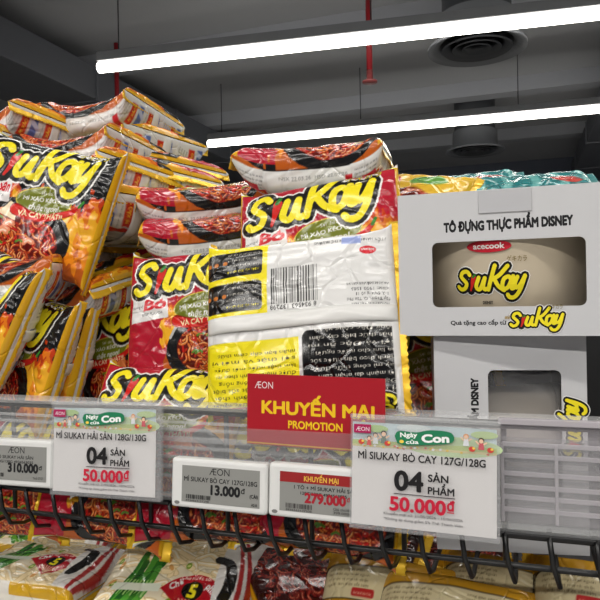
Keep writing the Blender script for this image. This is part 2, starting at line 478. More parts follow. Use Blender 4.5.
film_mat('film'); film_mat('foil', True)
# ------------------------------------------------------------------ artwork of the packs
LM, PM = PL * 1000, PP * 1000                 # canvas in mm
F0, F1 = 6.0, PM / 2 - 6.0                    # printed front between these
BLK, WHT, RED, GLD, YEL = (16, 15, 15), (226, 225, 222), (176, 20, 44), (222, 168, 24), (240, 222, 30)
NOO = [(96, 14, 6), (190, 62, 22), (214, 92, 34), (176, 40, 20), (226, 120, 52), (200, 30, 22), (246, 196, 130)]

def art_common(A, bg):
    A.fill(WHT)
    A.rect(0, F0 - 2.2, LM, F1 + 2.2, YEL)
    A.rect(0, F0 - 1.0, LM, F1 + 1.0, BLK)
    A.rect(0, F0, LM, F1, bg)

def art_margins(A, m=2.5):
    A.rect(0, F0 - 2, m, F1 + 2, GLD); A.rect(LM - m, F0 - 2, LM, F1 + 2, GLD)

def art_front(A, bg, title, sub, seed, sea):
    H = F1 - F0
    A.flames(34 if not sea else 0, F0 - 5, LM, F0 + (66 if sea else 70), [(1.02, (196, 60, 16)), (0.93, (226, 120, 20)), (0.84, (244, 178, 40)), (0.5, (236, 140, 30)), (0.3, (190, 90, 20))], seed)
    # bowl and noodles
    bx0, bx1 = (4, 104) if sea else (50, 126)
    A.tri(ell_tris((bx0 + bx1) / 2, F0 + 26, (bx1 - bx0) / 2 + 8, 34, 0.1), (18, 16, 16))
    A.tri(stroke_tris([(bx0 - 4, F0 + 36), (bx0 + 4, F0 + 48), (bx0 + 16, F0 + 56)], 1.2), (190, 190, 188))
    A.noodles(bx0 + 2, F0 + 1, bx1 - 2, F0 + 50, 130, seed, NOO)
    rg = random.Random(seed + 5)
    for i in range(16):
        x, y = rg.uniform(bx0 + 16, bx1 - 18), rg.uniform(F0 + 14, F0 + 46)
        if sea and i % 2 == 0:
            A.tri(stroke_tris([(x, y), (x + 3, y + 3), (x + 8, y + 2)], 2.3), (238, 150, 110)); A.tri(stroke_tris([(x + 1, y + 1), (x + 4, y + 3), (x + 7, y + 2.4)], 0.8), (250, 220, 196))
        elif i % 3 == 0: A.tri(ell_tris(x, y, 2.6, 2.2), (206, 34, 20)); A.tri(ell_tris(x - .6, y + .7, .8, .5), (248, 190, 160))
        else: A.tri(stroke_tris([(x, y), (x + 3, y + 2), (x + 6, y + 1)], 0.9), (88, 140, 40))
    A.tri(fan_tris([(bx0 + 34, F0 + 44), (bx0 + 52, F0 + 40), (bx0 + 50, F0 + 52), (bx0 + 42, F0 + 56)]), (222, 120, 60) if not sea else (246, 226, 190))
    # olive badge and the chili banner
    A.tri(ell_tris(76, F0 + 62, 27, 12.5, 0.08), (206, 190, 60)); A.tri(ell_tris(76, F0 + 62, 26, 11.5, 0.08), (112, 120, 24))
    A.text('Sợi dai', 76, F0 + 67.5, 3.2, rgb=WHT, bold=.0, align='C', ang=.08)
    A.text('MÌ XÀO KÉO SỢI', 76, F0 + 61.5, 3.4, 42, rgb=WHT, bold=.03, align='C', ang=.08)
    A.text('thật ngon!', 78, F0 + 54, 5, 30, rgb=WHT, bold=.03, shear=.2, align='C', ang=.08)
    A.tri(stroke_tris([(52, F0 + 50), (66, F0 + 47.5), (84, F0 + 49), (102, F0 + 56), (110, F0 + 63)], 5.2, 6, 8, (1, .35)), (150, 14, 12))
    A.tri(stroke_tris([(52, F0 + 50), (66, F0 + 47.5), (84, F0 + 49), (102, F0 + 56), (110, F0 + 63)], 4.4, 6, 8, (1, .35)), (214, 32, 22))
    A.tri(stroke_tris([(110, F0 + 63), (113, F0 + 68)], 1.2, 1), (60, 140, 50))
    A.text('VÀ CAY THẬT!!', 56, F0 + 45.5, 4.4, 42, rgb=(250, 240, 190), bold=.03, ang=.09)
    # flavour panel
    A.tri(quad_tris((7, F0 + 50), (44, F0 + 54), (42, F0 + 76), (7, F0 + 72)), (228, 226, 224))
    A.text(title, 20, F0 + 61, 9.5, 22, rgb=(204, 20, 36), bold=.05, shear=.15, ang=.08)
    A.text('Hương vị', 8, F0 + 63, 2.6, 11, rgb=(40, 40, 40), bold=.0, ang=.08)
    A.text(sub, 19, F0 + 56, 2.4, 20, rgb=(90, 90, 90), bold=.0, ang=.08)
    A.logo(10, F0 + 71, 112, 0.055)
    A.text('ゲキカラ', 91, F0 + 106, 6.4, 29, rgb=BLK, bold=.07, ang=.06)
    A.text('ゲキカラ', 91, F0 + 106, 6.4, 29, rgb=YEL, bold=.0, ang=.06)
    art_margins(A)

def acecook(A, x, y, w, ang=0.0):
    A.tri(ell_tris(x, y, w / 2, w * .27, ang), (206, 22, 40)); A.text('acecook', x, y - w * .08, w * .17, w * .78, rgb=WHT, bold=.03, align='C', ang=ang)

def end_labels(A):
    for x0 in (3, LM - 29):
        for s0 in (PM * .5 + 4, PM * .5 + 50, PM - 46):
            A.rect(x0, s0, x0 + 26, s0 + 44, (216, 214, 212))
            A.tri(quad_tris((x0 + 3, s0 + 16), (x0 + 23, s0 + 18), (x0 + 23, s0 + 27), (x0 + 3, s0 + 25)), (206, 52, 32))
            A.text('MÌ XÀO', x0 + 6, s0 + 19, 4, 14, rgb=(240, 200, 60), bold=.04)
            A.tri(quad_tris((x0 + 2, s0 + 4), (x0 + 24, s0 + 6), (x0 + 24, s0 + 14), (x0 + 2, s0 + 13)), (92, 112, 176))
            A.tri(quad_tris((x0 + 12, s0 + 3), (x0 + 16, s0 + 3), (x0 + 24, s0 + 15), (x0 + 18, s0 + 15)), (190, 196, 224))
            for k in range(4): A.text('Xem hướng dẫn sử dụng', x0 + 3, s0 + 40 - k * 3.6, 1.7, 20 - k, rgb=(80, 80, 80))

WORDS = 'Đặc biệt sợi mì được làm theo công thức mới dai ngon và nước sốt cay nồng cho bạn cảm giác cay cấp độ mạnh người ăn cảm nhận vị cay thật'.split()
def copy_lines(A, x0, y1, w, n, lh, rgb, seed):
    rg = random.Random(seed)
    for i in range(n):
        A.text(' '.join(rg.choice(WORDS) for _ in range(5)), x0, y1 - (i + 1) * lh, lh * .52, w * rg.uniform(.86, 1), rgb=rgb)

def art_red():
    A = Art(LM, PM, 4.4); art_common(A, RED)
    art_front(A, RED, 'Bò', 'BEEF FLAVOR', 3, False)
    # the back: laid out upside down against the front
    def kx(px): return LM - (px - 205) / 187 * LM
    def ks(f): return PM - 7 - f * (PM / 2 - 14)
    b0, b1 = PM / 2 + 3, PM - 1
    A.rect(0, b0, LM, b1, (222, 221, 219))
    A.rect(kx(272), b0, LM, ks(.50), YEL)                                   # yellow panel
    for f0, f1 in ((.97, .80), (.76, .58)):
        A.tri(rrect_tris(kx(267), ks(f0), LM - 1, ks(f1), 3), BLK)
        x = kx(264); h = ks(f1) - ks(f0)
        for k in range(5):
            A.text('Cho vắt mì và các gói' if k % 2 else 'nước sôi 300 ml chờ', x, ks(f1) - 4.6 - k * 4.2, 2.0, 24, rgb=YEL if k == 0 else (214, 210, 200))
        for cx in (28, 35, 41): A.tri(ell_tris(x + cx - 2, ks(f0) + h * .35, 2.6, 3.6), (60, 56, 54)); A.tri(ell_tris(x + cx - 2, ks(f0) + h * .42, 1.8, 1.4), (206, 120, 50))
    A.tri(rrect_tris(kx(250), ks(.545), kx(214), ks(.475), 3), (206, 24, 30))
    A.text('Cách dùng Instructions', kx(249), ks(.525), 2.6, 24, rgb=WHT, bold=.03)
    A.tri(bars_tris(kx(321), ks(.82), kx(276), ks(.60), 4, 30), BLK)
    A.text('8 934563 137298', kx(320), ks(.605) + 1.0, 3.0, 32, rgb=BLK, bold=.01)
    for k, t in enumerate(('NSX & HSD: xem trên bao bì', 'MFG & EXP: see on package')): A.text(t, kx(331), ks(.57) + 3 + k * 3.6, 2.2, 40, rgb=(40, 40, 40), bold=.015)
    for k, t in enumerate(('www.acecookvietnam.vn', 'Hotline: 1900 1585', 'Lô II-3, Đường số 11', 'P. Tây Thạnh, Q. Tân Phú', 'TP. Hồ Chí Minh, Việt Nam', 'Sản phẩm của')): A.text(t, kx(391), ks(.74) + 6 + k * 3.4, 2.0, 30 - (k % 3) * 3, rgb=(60, 60, 60), bold=.012)
    A.text('CTY CP ACECOOK VIỆT NAM', kx(392), ks(.50) - 1, 2.6, 42, rgb=(200, 30, 40), bold=.03)
    A.text('YÊU TIỀN HÀNH, BÁN TRÊN THỊ TRƯỜNG', kx(392), ks(.965), 2.4, 52, rgb=(60, 60, 60), bold=.0)
    acecook(A, kx(369), ks(.885), 11)
    A.rect(kx(363), ks(.99), kx(345), ks(.93), (150, 164, 214))
    # lower half below the seam
    A.rect(kx(302), ks(.40), LM, b1, YEL)
    copy_lines(A, kx(298), b1 - 2, 62, 9, 4.6, (40, 36, 10), 8)
    A.rect(kx(250), ks(.02), kx(212), b1, (206, 24, 30)); A.text('MÌ XÀO CAY', kx(249), ks(.02) + 1, 3, 22, rgb=WHT, bold=.0)
    A.tri(rrect_tris(kx(398), ks(.43), kx(305), b1 + 4, 5), BLK)
    copy_lines(A, kx(389), ks(.05), 56, 9, 4.8, (220, 216, 206), 9)
    for T, c in logo_layers(kx(396), ks(-.24), 40, -1.25): A.tri(T, c)
    A.rect(0, b0, 4, b1, (232, 231, 229))
    return A

def art_black(margin=2.5):
    A = Art(LM, PM, 4.4); art_common(A, BLK)
    art_front(A, BLK, 'Hải Sản', 'SEAFOOD FLAVOR', 11, True)
    end_labels(A)
    copy_lines(A, 40, PM * .75 - 6, 50, 7, 5, (70, 70, 70), 3)
    A.rect(98, PM - 60, 104, PM - 8, (204, 30, 44)); art_margins(A, margin)
    # dated long side
    for s in (PM / 2 + 1, PM - 8):
        A.text('NSX 22.03.26  HSD 22.09.26', 40, s, 3, 60, rgb=(120, 120, 118), bold=.01)
    return A

def art_side_red():
    """the red pack as it shows from its ends: red flash beside the gold"""
    A = art_black()
    art = A
    art.rect(0, F0, LM, F1, RED); art_front(art, RED, 'Bò', 'BEEF FLAVOR', 21, False)
    for x0 in (4, LM - 24):
        for s0 in (PM * .5 + 6, PM * .5 + 70): art.rect(x0 + 4, s0, x0 + 16, s0 + 44, (196, 36, 58)); copy_lines(art, x0 + 5, s0 + 40, 10, 8, 4.4, (236, 180, 190), int(s0))
    art_margins(art, 5)
    return art

def art_udon(top=False):
    A = Art(LM, PM, 4.4); A.fill((222, 216, 204)); H = F1 - F0
    A.rect(0, F0, LM, F1, (226, 214, 186))
    rg = random.Random(5)
    for i in range(70):                                                      # thick white noodles
        x, y = rg.uniform(0, 112), rg.uniform(F0 + 8, F1 - 6 if not top else F0 + 74)
        p = [(x, y), (x + rg.uniform(6, 14), y + rg.uniform(-4, 8)), (x + rg.uniform(16, 30), y + rg.uniform(-10, 10)), (x + rg.uniform(30, 40), y + rg.uniform(-16, 4))]
        A.tri(stroke_tris(p, 3.0, 4, 5), (196, 170, 122)); A.tri(stroke_tris(p, 2.4, 4, 5), (240, 218, 172)); A.tri(stroke_tris([(a, b + .8) for a, b in p[:3]], .7, 4, 4), (250, 244, 228))
    for i in range(14):
        x, y = rg.uniform(6, 112), rg.uniform(F0 + 10, F0 + 80)
        A.tri(ell_tris(x, y, 3.4, 2.6, rg.uniform(0, 3)), (120, 150, 40)); A.tri(ell_tris(x, y, 1.6, 1.2), (206, 214, 130))
    for i in range(9): x, y = rg.uniform(6, 100), rg.uniform(F0 + 10, F0 + 70); A.tri(ell_tris(x, y, 4, 1.8, rg.uniform(0, 3)), (206, 150, 84))
    for k in range(8):                                                       # tied bunch of spring onion
        x = 28 + k * 3.0; dx = rg.uniform(-5, 5); A.tri(stroke_tris([(x - 6 + dx, F0 + 8 + rg.uniform(0, 8)), (x, F0 + 36), (x + 5 + dx, F0 + 62 + rg.uniform(-4, 12))], 2.8, 5, 6), ((40, 104, 34), (70, 140, 48), (30, 84, 30))[k % 3])
        A.tri(stroke_tris([(x - 1.6, F0 + 28), (x + 1, F0 + 44)], 1.0, 1), (150, 190, 110))
    A.tri(quad_tris((18, F0 + 32), (60, F0 + 34), (60, F0 + 42), (18, F0 + 40)), (226, 232, 214))
    A.tri(ell_tris(30, F0 + 16, 10, 7), (96, 160, 40)); A.tri(ell_tris(30, F0 + 16, 5, 3.4), (50, 100, 26))
    # red fan-shaped flash
    c = (88, F0 + 18); P = [c] + [(c[0] + 34 * math.cos(a), c[1] + 34 * math.sin(a)) for a in np.linspace(R_(35), R_(145), 12)]
    A.tri(fan_tris(P), (176, 22, 36)); A.tri(ell_tris(88, F0 + 38, 9, 8), BLK)
    A.text('5', 88, F0 + 32.5, 11, rgb=YEL, bold=.06, align='C'); A.text('Chờ', 69, F0 + 37, 6, 12, rgb=WHT, bold=.05, ang=.5); A.text('phút', 98, F0 + 41, 6, 12, rgb=WHT, bold=.05, ang=-.5)
    A.text('Cho nước sôi', 88, F0 + 47.5, 3.2, 26, rgb=(240, 210, 200), bold=.03, align='C')
    for k in range(7): A.tri(stroke_tris([(88, F0 + 20), (88 + (k - 3) * 3, F0 + 30)], .5, 1), (226, 180, 150))
    # pale top with lettering, dark brush stroke and stripes on the right
    y0 = 34 if top else 112
    if top: A.rect(0, F0 + 38, LM, F1 + 8, (218, 202, 202)); A.rect(0, F0 + 34, 96, F0 + 40, (30, 26, 26)); A.rect(30, F1 - 14, 84, F1 - 4, (30, 26, 26))
    for i in range(16 if top else 0): A.tri(ell_tris(rg.uniform(0, 44), rg.uniform(F0 + 50, F1), 5, 4), (222, 178, 190))
    if top: A.text('HƯƠNG VỊ', 36, F0 + 74, 7, 40, rgb=(30, 28, 28), bold=.03); A.text('UDON NHẬT BẢN', 30, F0 + 62, 7.5, 68, rgb=(30, 28, 28), bold=.04); A.text('JAPANESE STYLE FLAVOUR', 32, F0 + 54, 4, 52, rgb=(60, 50, 50), bold=.0)
    A.tri(quad_tris((108, F0 - 4), (LM, F0 - 4), (LM, F1 + 6), (98, F1 + 6)), (224, 220, 216))
    A.tri(stroke_tris([(100, F0 + 72), (112, F0 + 66), (116, F0 + 46), (112, F0 + 26)], 4.5, 6, 6), (22, 20, 20))
    for o in (0, 6): A.tri(stroke_tris([(104 + o, F1), (119 + o, F0 + 74), (124 + o, F0 + 40), (122 + o, F0)], 1.7, 5, 5), (166, 44, 44))
    A.rect(0, F0 - 6, LM, F0 + 6, (204, 158, 34)); A.rect(44, F0 - 6, 62, F0 + 6, (222, 216, 206))
    for x0 in (2, 66):                                                       # cream labels on the underside edge
        A.rect(x0, PM - 34, x0 + 40, PM - 7, (236, 226, 184)); A.rect(x0 + 2, PM - 16, x0 + 26, PM - 9, (176, 30, 40)); copy_lines(A, x0 + 3, PM - 17, 34, 4, 4, (90, 70, 40), x0)
    return A

def art_brown():
    """deep red noodle picture with cream back and red label"""
    A = Art(LM, PM, 4.0); A.fill((206, 152, 34)); A.rect(0, F0 - 2, LM, F1 + 2, (46, 12, 10))
    A.noodles(10, F0 + 4, LM - 10, F1 - 30, 260, 8, [(56, 8, 8), (128, 30, 26), (150, 44, 34), (110, 22, 22), (206, 130, 96)], 1.5, False)
    A.rect(0, F1 - 28, LM, F1, (30, 16, 14))
    A.rect(0, F0 - 9, LM, F0 + 3, (204, 150, 36)); A.rect(0, F1 - 3, LM, F1 + 9, (204, 150, 36)); art_margins(A)
    A.rect(0, PM / 2 + 8, LM, PM - 12, (58, 18, 14)); A.rect(0, PM - 26, LM, PM, (206, 152, 34)); A.rect(0, PM - 64, LM, PM - 56, (206, 152, 34))
    A.noodles(6, PM / 2 + 12, LM - 6, PM - 66, 120, 9, [(50, 10, 8), (110, 26, 22), (134, 40, 30), (180, 110, 80)], 1.5, False)
    A.rect(0, PM - 56, LM, PM - 26, (44, 30, 18)); A.tri(rrect_tris(5, PM - 55, LM - 5, PM - 27, 5), (206, 192, 152))
    for x0 in (8, 74):
        copy_lines(A, x0 + 2, PM - 28, 40, 4, 4.2, (90, 76, 50), x0); A.tri(rrect_tris(x0 + 26, PM - 53, x0 + 46, PM - 46, 2), (176, 40, 40)); A.text('acecook', x0 + 28, PM - 51, 2.6, 16, rgb=(240, 220, 180))
    art_margins(A)
    return A

def art_teal():
    A = Art(LM, PM, 2.5); A.fill((58, 138, 138)); A.rect(0, F0, LM, F1, (26, 116, 118))
    for i in range(5): A.tri(stroke_tris([(10 + i * 26, F0), (24 + i * 26, F0 + 50), (14 + i * 26, F1)], 4, 5, 5), (96, 168, 164))
    A.tri(ell_tris(104, F0 + 60, 16, 12), (190, 60, 50))
    return A

def art_yellow():
    A = Art(LM, PM, 2.5); A.fill((226, 210, 160)); A.rect(0, F0, LM, F1, (224, 180, 50))
    A.noodles(20, F0 + 10, 112, F0 + 74, 90, 4, NOO, 1.6); A.tri(ell_tris(40, F0 + 88, 22, 14), (196, 40, 34)); A.tri(ell_tris(92, F0 + 88, 20, 10), (90, 150, 60))
    return A


ART = {'blackend': art_black(5), 'red': art_red(), 'black': art_black(), 'redside': art_side_red(), 'udon': art_udon(), 'udontop': art_udon(True), 'brown': art_brown(), 'teal': art_teal(), 'yellow': art_yellow()}
SHP = {}
SHP['red'] = pack_shape('red_pack', ART['red'], 330, 500, 3, sealz=0.1, wr=0.9, fold=(1.8, 1.8), slen=.006)
SHP['redback'] = pack_shape('red_pack', ART['red'], 360, 600, 8, sealz=0.0, wr=1.0, T=0.030, V0=0.0575, fold=(0.1, -1.9), slen=.0065)
SHP['redlow'] = pack_shape('red_pack', ART['red'], 200, 300, 5, sealz=0.3)
SHP['black'] = pack_shape('black_pack', ART['black'], 330, 500, 6, sealz=0.6, wr=1.1, fold=(1.5, 1.3), blunt=(7, .55), slen=.007)
SHP['redthick'] = pack_shape('red_pack', ART['redside'], 200, 300, 15, sealz=0.7, T=.041, V0=.052, fold=(1.2, 1.2), blunt=(7, .55), ex=4.2)
for i in range(3):
    SHP['blacklow%d' % i] = pack_shape('black_pack', ART['blackend'], 150, 220, 20 + i, sealz=(.95, 0.8, 1.0)[i], wr=1.3, T=.041, V0=.053, fold=((1.2, 1.5), (1.3, 1.2), (1.2, 1.6))[i], slen=.010, blunt=(9, .5), ex=4.5, arc=True)
SHP['redside'] = pack_shape('red_pack', ART['redside'], 150, 220, 31, sealz=0.9, wr=1.3, T=.041, V0=.053, fold=(1.1, 1.1), blunt=(9, .5), ex=4.5, arc=True)
SHP['udon'] = pack_shape('udon_pack', ART['udon'], 240, 360, 41, sealz=0.0, T=0.042, wr=1.0, blunt=(7, .55), fold=(1.2, 1.2))
SHP['udonalt'] = pack_shape('udon_pack', ART['udontop'], 200, 300, 43, sealz=0.2, T=0.042, wr=1.3, blunt=(7, .55), fold=(1.2, 1.2))
SHP['brown'] = pack_shape('brown_pack', ART['brown'], 180, 260, 51, sealz=0.7, wr=1.3, seam_rgb=(120, 80, 24), T=.046, blunt=(7, .55), ex=4.0)
SHP['teal'] = pack_shape('teal_pack', ART['teal'], 90, 120, 61, sealz=0.2, wr=1.5, fold=(0, 0), seal_mat=('teal_film', (34, 120, 120), 0.3))
SHP['yellow'] = pack_shape('yellow_pack', ART['yellow'], 90, 120, 63, sealz=0.3, wr=1.5)

# ------------------------------------------------------------------ camera
cam = bpy.data.cameras.new('camera'); co = bpy.data.objects.new('camera', cam); COL.objects.link(co)
cam.sensor_width = 36; cam.lens = 39.0; cam.clip_start = 0.02; cam.clip_end = 100
co.matrix_world = Matrix.Translation((0, 0, 1.35)) @ Matrix.Rotation(R_(18.9), 4, 'Z') @ Matrix.Rotation(PI / 2, 4, 'X') @ Matrix.Rotation(R_(-1.03), 4, 'Z')
SC.camera = co

# ------------------------------------------------------------------ room
def struct(o): o['kind'] = 'structure'; return o
XL, XR, YF, YB, ZC = -14.0, 10.0, -6.0, 15.0, 4.3
bm = bmesh.new(); add_box(bm, (XL, YF, -0.05), (XR, YB, 0)); struct(bm_obj('floor', bm, mat('floor_tile', (150, 148, 144), 0.4)))
bm = bmesh.new(); add_box(bm, (XL, YF, ZC), (XR, YB, ZC + .1)); struct(bm_obj('ceiling', bm, mat('ceiling_dark', (168, 170, 174), 0.9, bump=(3, .3, .02))))
wm = mat('wall_dark', (96, 102, 116), 0.8)
for n, lo, hi in (('wall_back', (XL, YB, 0), (XR, YB + .1, ZC)), ('wall_front', (XL, YF - .1, 0), (XR, YF, ZC)), ('wall_left', (XL - .1, YF, 0), (XL, YB, ZC)), ('wall_right', (XR, YF, 0), (XR + .1, YB, ZC))):
    bm = bmesh.new(); add_box(bm, lo, hi); struct(bm_obj(n, bm, wm))
# ceiling beams (structure) and services
for k, y in enumerate((4.1, 6.5, 9.2, 12.0)):
    bm = bmesh.new(); add_box(bm, (XL, y, ZC - .2), (XR, y + .25, ZC)); struct(bm_obj('trim_%d' % (k + 1), bm, mat('beam_dark', (158, 161, 168), 0.85)))
dk = mat('duct_metal', (104, 107, 114), 0.6, metal=.2)
def duct(name, lo, hi, label):
    t = empty(name, ((lo[0] + hi[0]) / 2, (lo[1] + hi[1]) / 2, lo[2]), label, 'air duct')
    bm = bmesh.new(); c = Vector(t.location); add_box(bm, Vector(lo) - c, Vector(hi) - c, .01); bm_obj('duct_run', bm, dk, t)
    n = int((hi[1] - lo[1]) / 1.8)
    for i in range(n):
        bm = bmesh.new(); y = lo[1] + (i + .5) * (hi[1] - lo[1]) / n; add_box(bm, Vector((lo[0] - .02, y, lo[2] - .02)) - c, Vector((hi[0] + .02, y + .03, hi[2])) - c)
        bm_obj('joint_flange', bm, mat('duct_flange', (104, 107, 114), 0.5), t)
        bm = bmesh.new(); add_tube(bm, [(0, y - c.y + .1, hi[2] - c.z), (0, y - c.y + .1, ZC - c.z)], .012, 6); bm_obj('hanger_rod', bm, mat('rod_dark', (60, 60, 64), .5), t)
    return t
duct('air_duct', (1.0, 5.6, 3.75), (1.9, 14.5, 4.08), 'dark square air duct under the ceiling above the carton')
duct('air_duct', (-5.6, 3.6, 3.70), (-4.6, 14.5, 4.08), 'dark square air duct at the far left of the ceiling')
def diffuser(loc, r, label):
    t = empty('ceiling_diffuser', loc, label, 'ceiling vent', 'round ceiling diffusers')
    dm = mat('vent_dark', (64, 67, 72), .5); lm = mat('vent_ring', (112, 115, 120), .45)
    bm = bmesh.new(); add_lathe(bm, [(r * .72, .30), (r * .74, .05), (r, 0), (r, .03), (r * .78, .07), (r * .76, .30)], 40); bm_obj('outer_ring', bm, lm, t, True)
    bm = bmesh.new(); add_lathe(bm, [(r * .7, .28), (r * .7, ZC - loc[2])], 32); bm_obj('neck_duct', bm, dm, t, True)
    for q in (.72, .5, .3):
        bm = bmesh.new(); add_lathe(bm, [(r * q, .01), (r * q * .62, .09), (r * q * .58, .09), (r * q * .96, .0), (r * q, .01)], 36); bm_obj('cone_ring', bm, dm, t, True)
diffuser((-0.34, 5.87, 3.5), .42, 'larger round air diffuser between the two light strips')
diffuser((-0.63, 9.98, 3.5), .42, 'smaller farther round air diffuser below the second light strip')
rp = mat('pipe_red', (150, 24, 34), .45)
def pipe(pts, label, r=.028):
    t = empty('sprinkler_pipe', pts[0], label, 'pipe'); b = Vector(pts[0])
    bm = bmesh.new(); add_tube(bm, [Vector(p) - b for p in pts], r, 10); bm_obj('pipe_run', bm, rp, t, True)
    bm = bmesh.new(); e = Vector(pts[-1]) - b; add_lathe(bm, [(.001, -.12), (.07, -.115), (.07, -.10), (.03, -.09), (.03, 0), (.001, 0)], 14, e); bm_obj('sprinkler_head', bm, mat('pipe_head', (130, 60, 60), .4), t, True)
pipe([(-1.30, 5.9, 4.29), (-1.30, 5.9, 3.46)], 'short red sprinkler pipe dropping just below the first light strip')
pipe([(-4.30, 6.3, 4.29), (-4.30, 6.3, 3.12), (-5.2, 6.6, 3.30), (-6.2, 7.6, 3.42)], 'red sprinkler pipe at the left above the topmost noodle pack')
# linear lights
LT = mat('light_tube', (255, 255, 255), .4, emit=(255, 250, 240), estr=9.0)
def strip_light(x0, x1, y0, y1, z, label, power=0, group=None):
    c = Vector(((x0 + x1) / 2, (y0 + y1) / 2, z)); ln = math.hypot(x1 - x0, y1 - y0); a = math.atan2(y1 - y0, x1 - x0)
    t = empty('strip_light', label=label, cat='light', group=group, M=Matrix.Translation(c) @ Matrix.Rotation(a, 4, 'Z'))
    bm = bmesh.new(); add_tube(bm, [(-ln / 2, 0, 0), (ln / 2, 0, 0)], .047, 14); bm_obj('diffuser_tube', bm, LT, t, True)
    bm = bmesh.new(); add_box(bm, (-ln / 2, -.06, .045), (ln / 2, .06, .13), .008); bm_obj('housing', bm, mat('light_housing', (120, 122, 126), .5), t)
    k = int(ln / 2)
    for i in range(k + 1):
        bm = bmesh.new(); x = -ln / 2 + .2 + i * (ln - .4) / k; add_tube(bm, [(x, 0, .12), (x, 0, ZC - z)], .006, 6); bm_obj('hanger_rod', bm, mat('rod_dark', (60, 60, 64), .5), t)
    if power:
        L = bpy.data.lights.new('strip_lamp', 'AREA'); L.shape = 'RECTANGLE'; L.size = ln; L.size_y = .14; L.energy = power; L.color = (1.0, .97, .93)
        o = bpy.data.objects.new('strip_lamp', L); COL.objects.link(o); o.parent = t; o.location = (0, 0, -.06)
    return t
strip_light(-3.62, 3.6, 5.03, 5.77, 3.5, 'long white light strip, the higher and nearer one, reaching the right edge', 60)
strip_light(-4.02, 4.0, 8.0, 8.43, 3.5, 'long white light strip, the lower and farther one, ending above the red packs', 60)
strip_light(-5.0, 5.0, -0.75, -0.75, 3.2, 'long light strip over the aisle in front of the shelf', 60)
strip_light(-5.0, 5.0, -3.2, -3.2, 3.3, 'added unseen fill light strip over the aisle, behind the viewer', 240)  # added out of view to give the packs and cartons more frontal light
strip_light(-5.0, 5.0, 1.6, 1.7, 3.5, 'long light strip running over the shelf top', 60)

# ------------------------------------------------------------------ shelf unit
sm = mat('shelf_black', (24, 24, 26), .5)
t = empty('shelf_unit', (0, .95, 0), 'black steel gondola shelving holding the noodle packs', 'shelf')
def part(name, lo, hi, m, parent, bev=.002, base=(0, .95, 0)):
    bm = bmesh.new(); b = Vector(base); add_box(bm, Vector(lo) - b, Vector(hi) - b, bev); return bm_obj(name, bm, m, parent)
part('back_panel', (-2.2, .955, .1), (1.6, .975, 1.36), sm, t)
part('lower_deck', (-2.2, .50, 1.030), (1.6, .955, 1.050), mat('deck_grey', (54, 54, 56), .5), t)
part('base_plinth', (-2.2, .46, 0), (1.6, .955, .14), sm, t)
for x in (-2.2, -.9, 1.56): part('upright', (x, .90, 0), (x + .04, .955, 1.36), sm, t)
for x in (-2.0, -.9, .3, 1.5): part('bracket', (x, .52, .995), (x + .012, .955, 1.03), sm, t)

# wire basket
wm_ = mat('wire_black', (17, 17, 18), .38, spec=.6)
t = empty('wire_basket', (0, .458, 1.19), 'black wire basket shelf with prongs under the clear price rail', 'basket'); bb = Vector((0, .458, 1.19))
def wire(name, pts, r): bm = bmesh.new(); add_tube(bm, [Vector(p) - bb for p in pts], r, 8); return bm_obj(name, bm, wm_, t, True)
wire('front_rod', [(-1.6, .458, 1.1905), (1.2, .458, 1.1905)], .0031)
wire('lower_rod', [(-1.6, .462, 1.168), (1.2, .462, 1.168)], .0023)
wire('top_rod', [(-1.6, .468, 1.262), (1.2, .468, 1.262)], .003)
wire('rear_rod', [(-1.6, .94, 1.157), (1.2, .94, 1.157)], .004)
wire('rear_rod', [(-1.6, .94, 1.40), (1.2, .94, 1.40)], .004)
for k in range(40):
    x = -.86 + k * .0282
    wire('prong', [(x, .462, 1.194), (x, .4535, 1.189), (x + .002, .4545, 1.172), (x + .006, .459, 1.1580), (x + .006, .475, 1.1530), (x + .006, .94, 1.1530)], .0018)
for k in range(17):
    x = -.86 + k * .0705; wire('front_upright', [(x, .4715, 1.166), (x, .4715, 1.264)], .0020)

# clear price rail
t = empty('price_rail', (0, .452, 1.2), 'clear ridged plastic price rail along the front of the basket', 'price rail')
cl = clear_mat('rail_clear', .075, (236, 238, 240), .18); c2 = clear_mat('rail_ridge', .22, (240, 241, 242), .2)
def rail(name, prof, x0, x1, m):
    V = [(x0, y, z - 1.2) for y, z in prof] + [(x1, y, z - 1.2) for y, z in prof]; n = len(prof)
    F = [(i, (i + 1) % n, n + (i + 1) % n, n + i) for i in range(n)] + [tuple(range(n - 1, -1, -1)), tuple(range(n, 2 * n))]
    return mesh_obj(name, [(v[0], v[1] - .452, v[2]) for v in V], F, m, None, t)
rail('front_sheet', [(.4505, 1.197), (.4515, 1.197), (.4515, 1.268), (.4505, 1.268)], -1.5, .9, cl)
rail('front_groove', [(.4424, 1.197), (.4432, 1.197), (.4432, 1.2555), (.4424, 1.2555)], -1.5, .9, cl)
rail('top_lip', [(.449, 1.266), (.464, 1.267), (.464, 1.2705), (.449, 1.2705), (.4475, 1.2685)], -1.5, .9, c2)
for z, h in ((1.256, .0012), (1.2505, .0012), (1.243, .002), (1.2365, .0012), (1.229, .0012), (1.2215, .0016), (1.214, .0012), (1.199, .002)):
    rail('ridge', [(.4492, z - h), (.4504, z - h), (.4504, z + h), (.4492, z + h * .4)], -1.5, .9, c2)

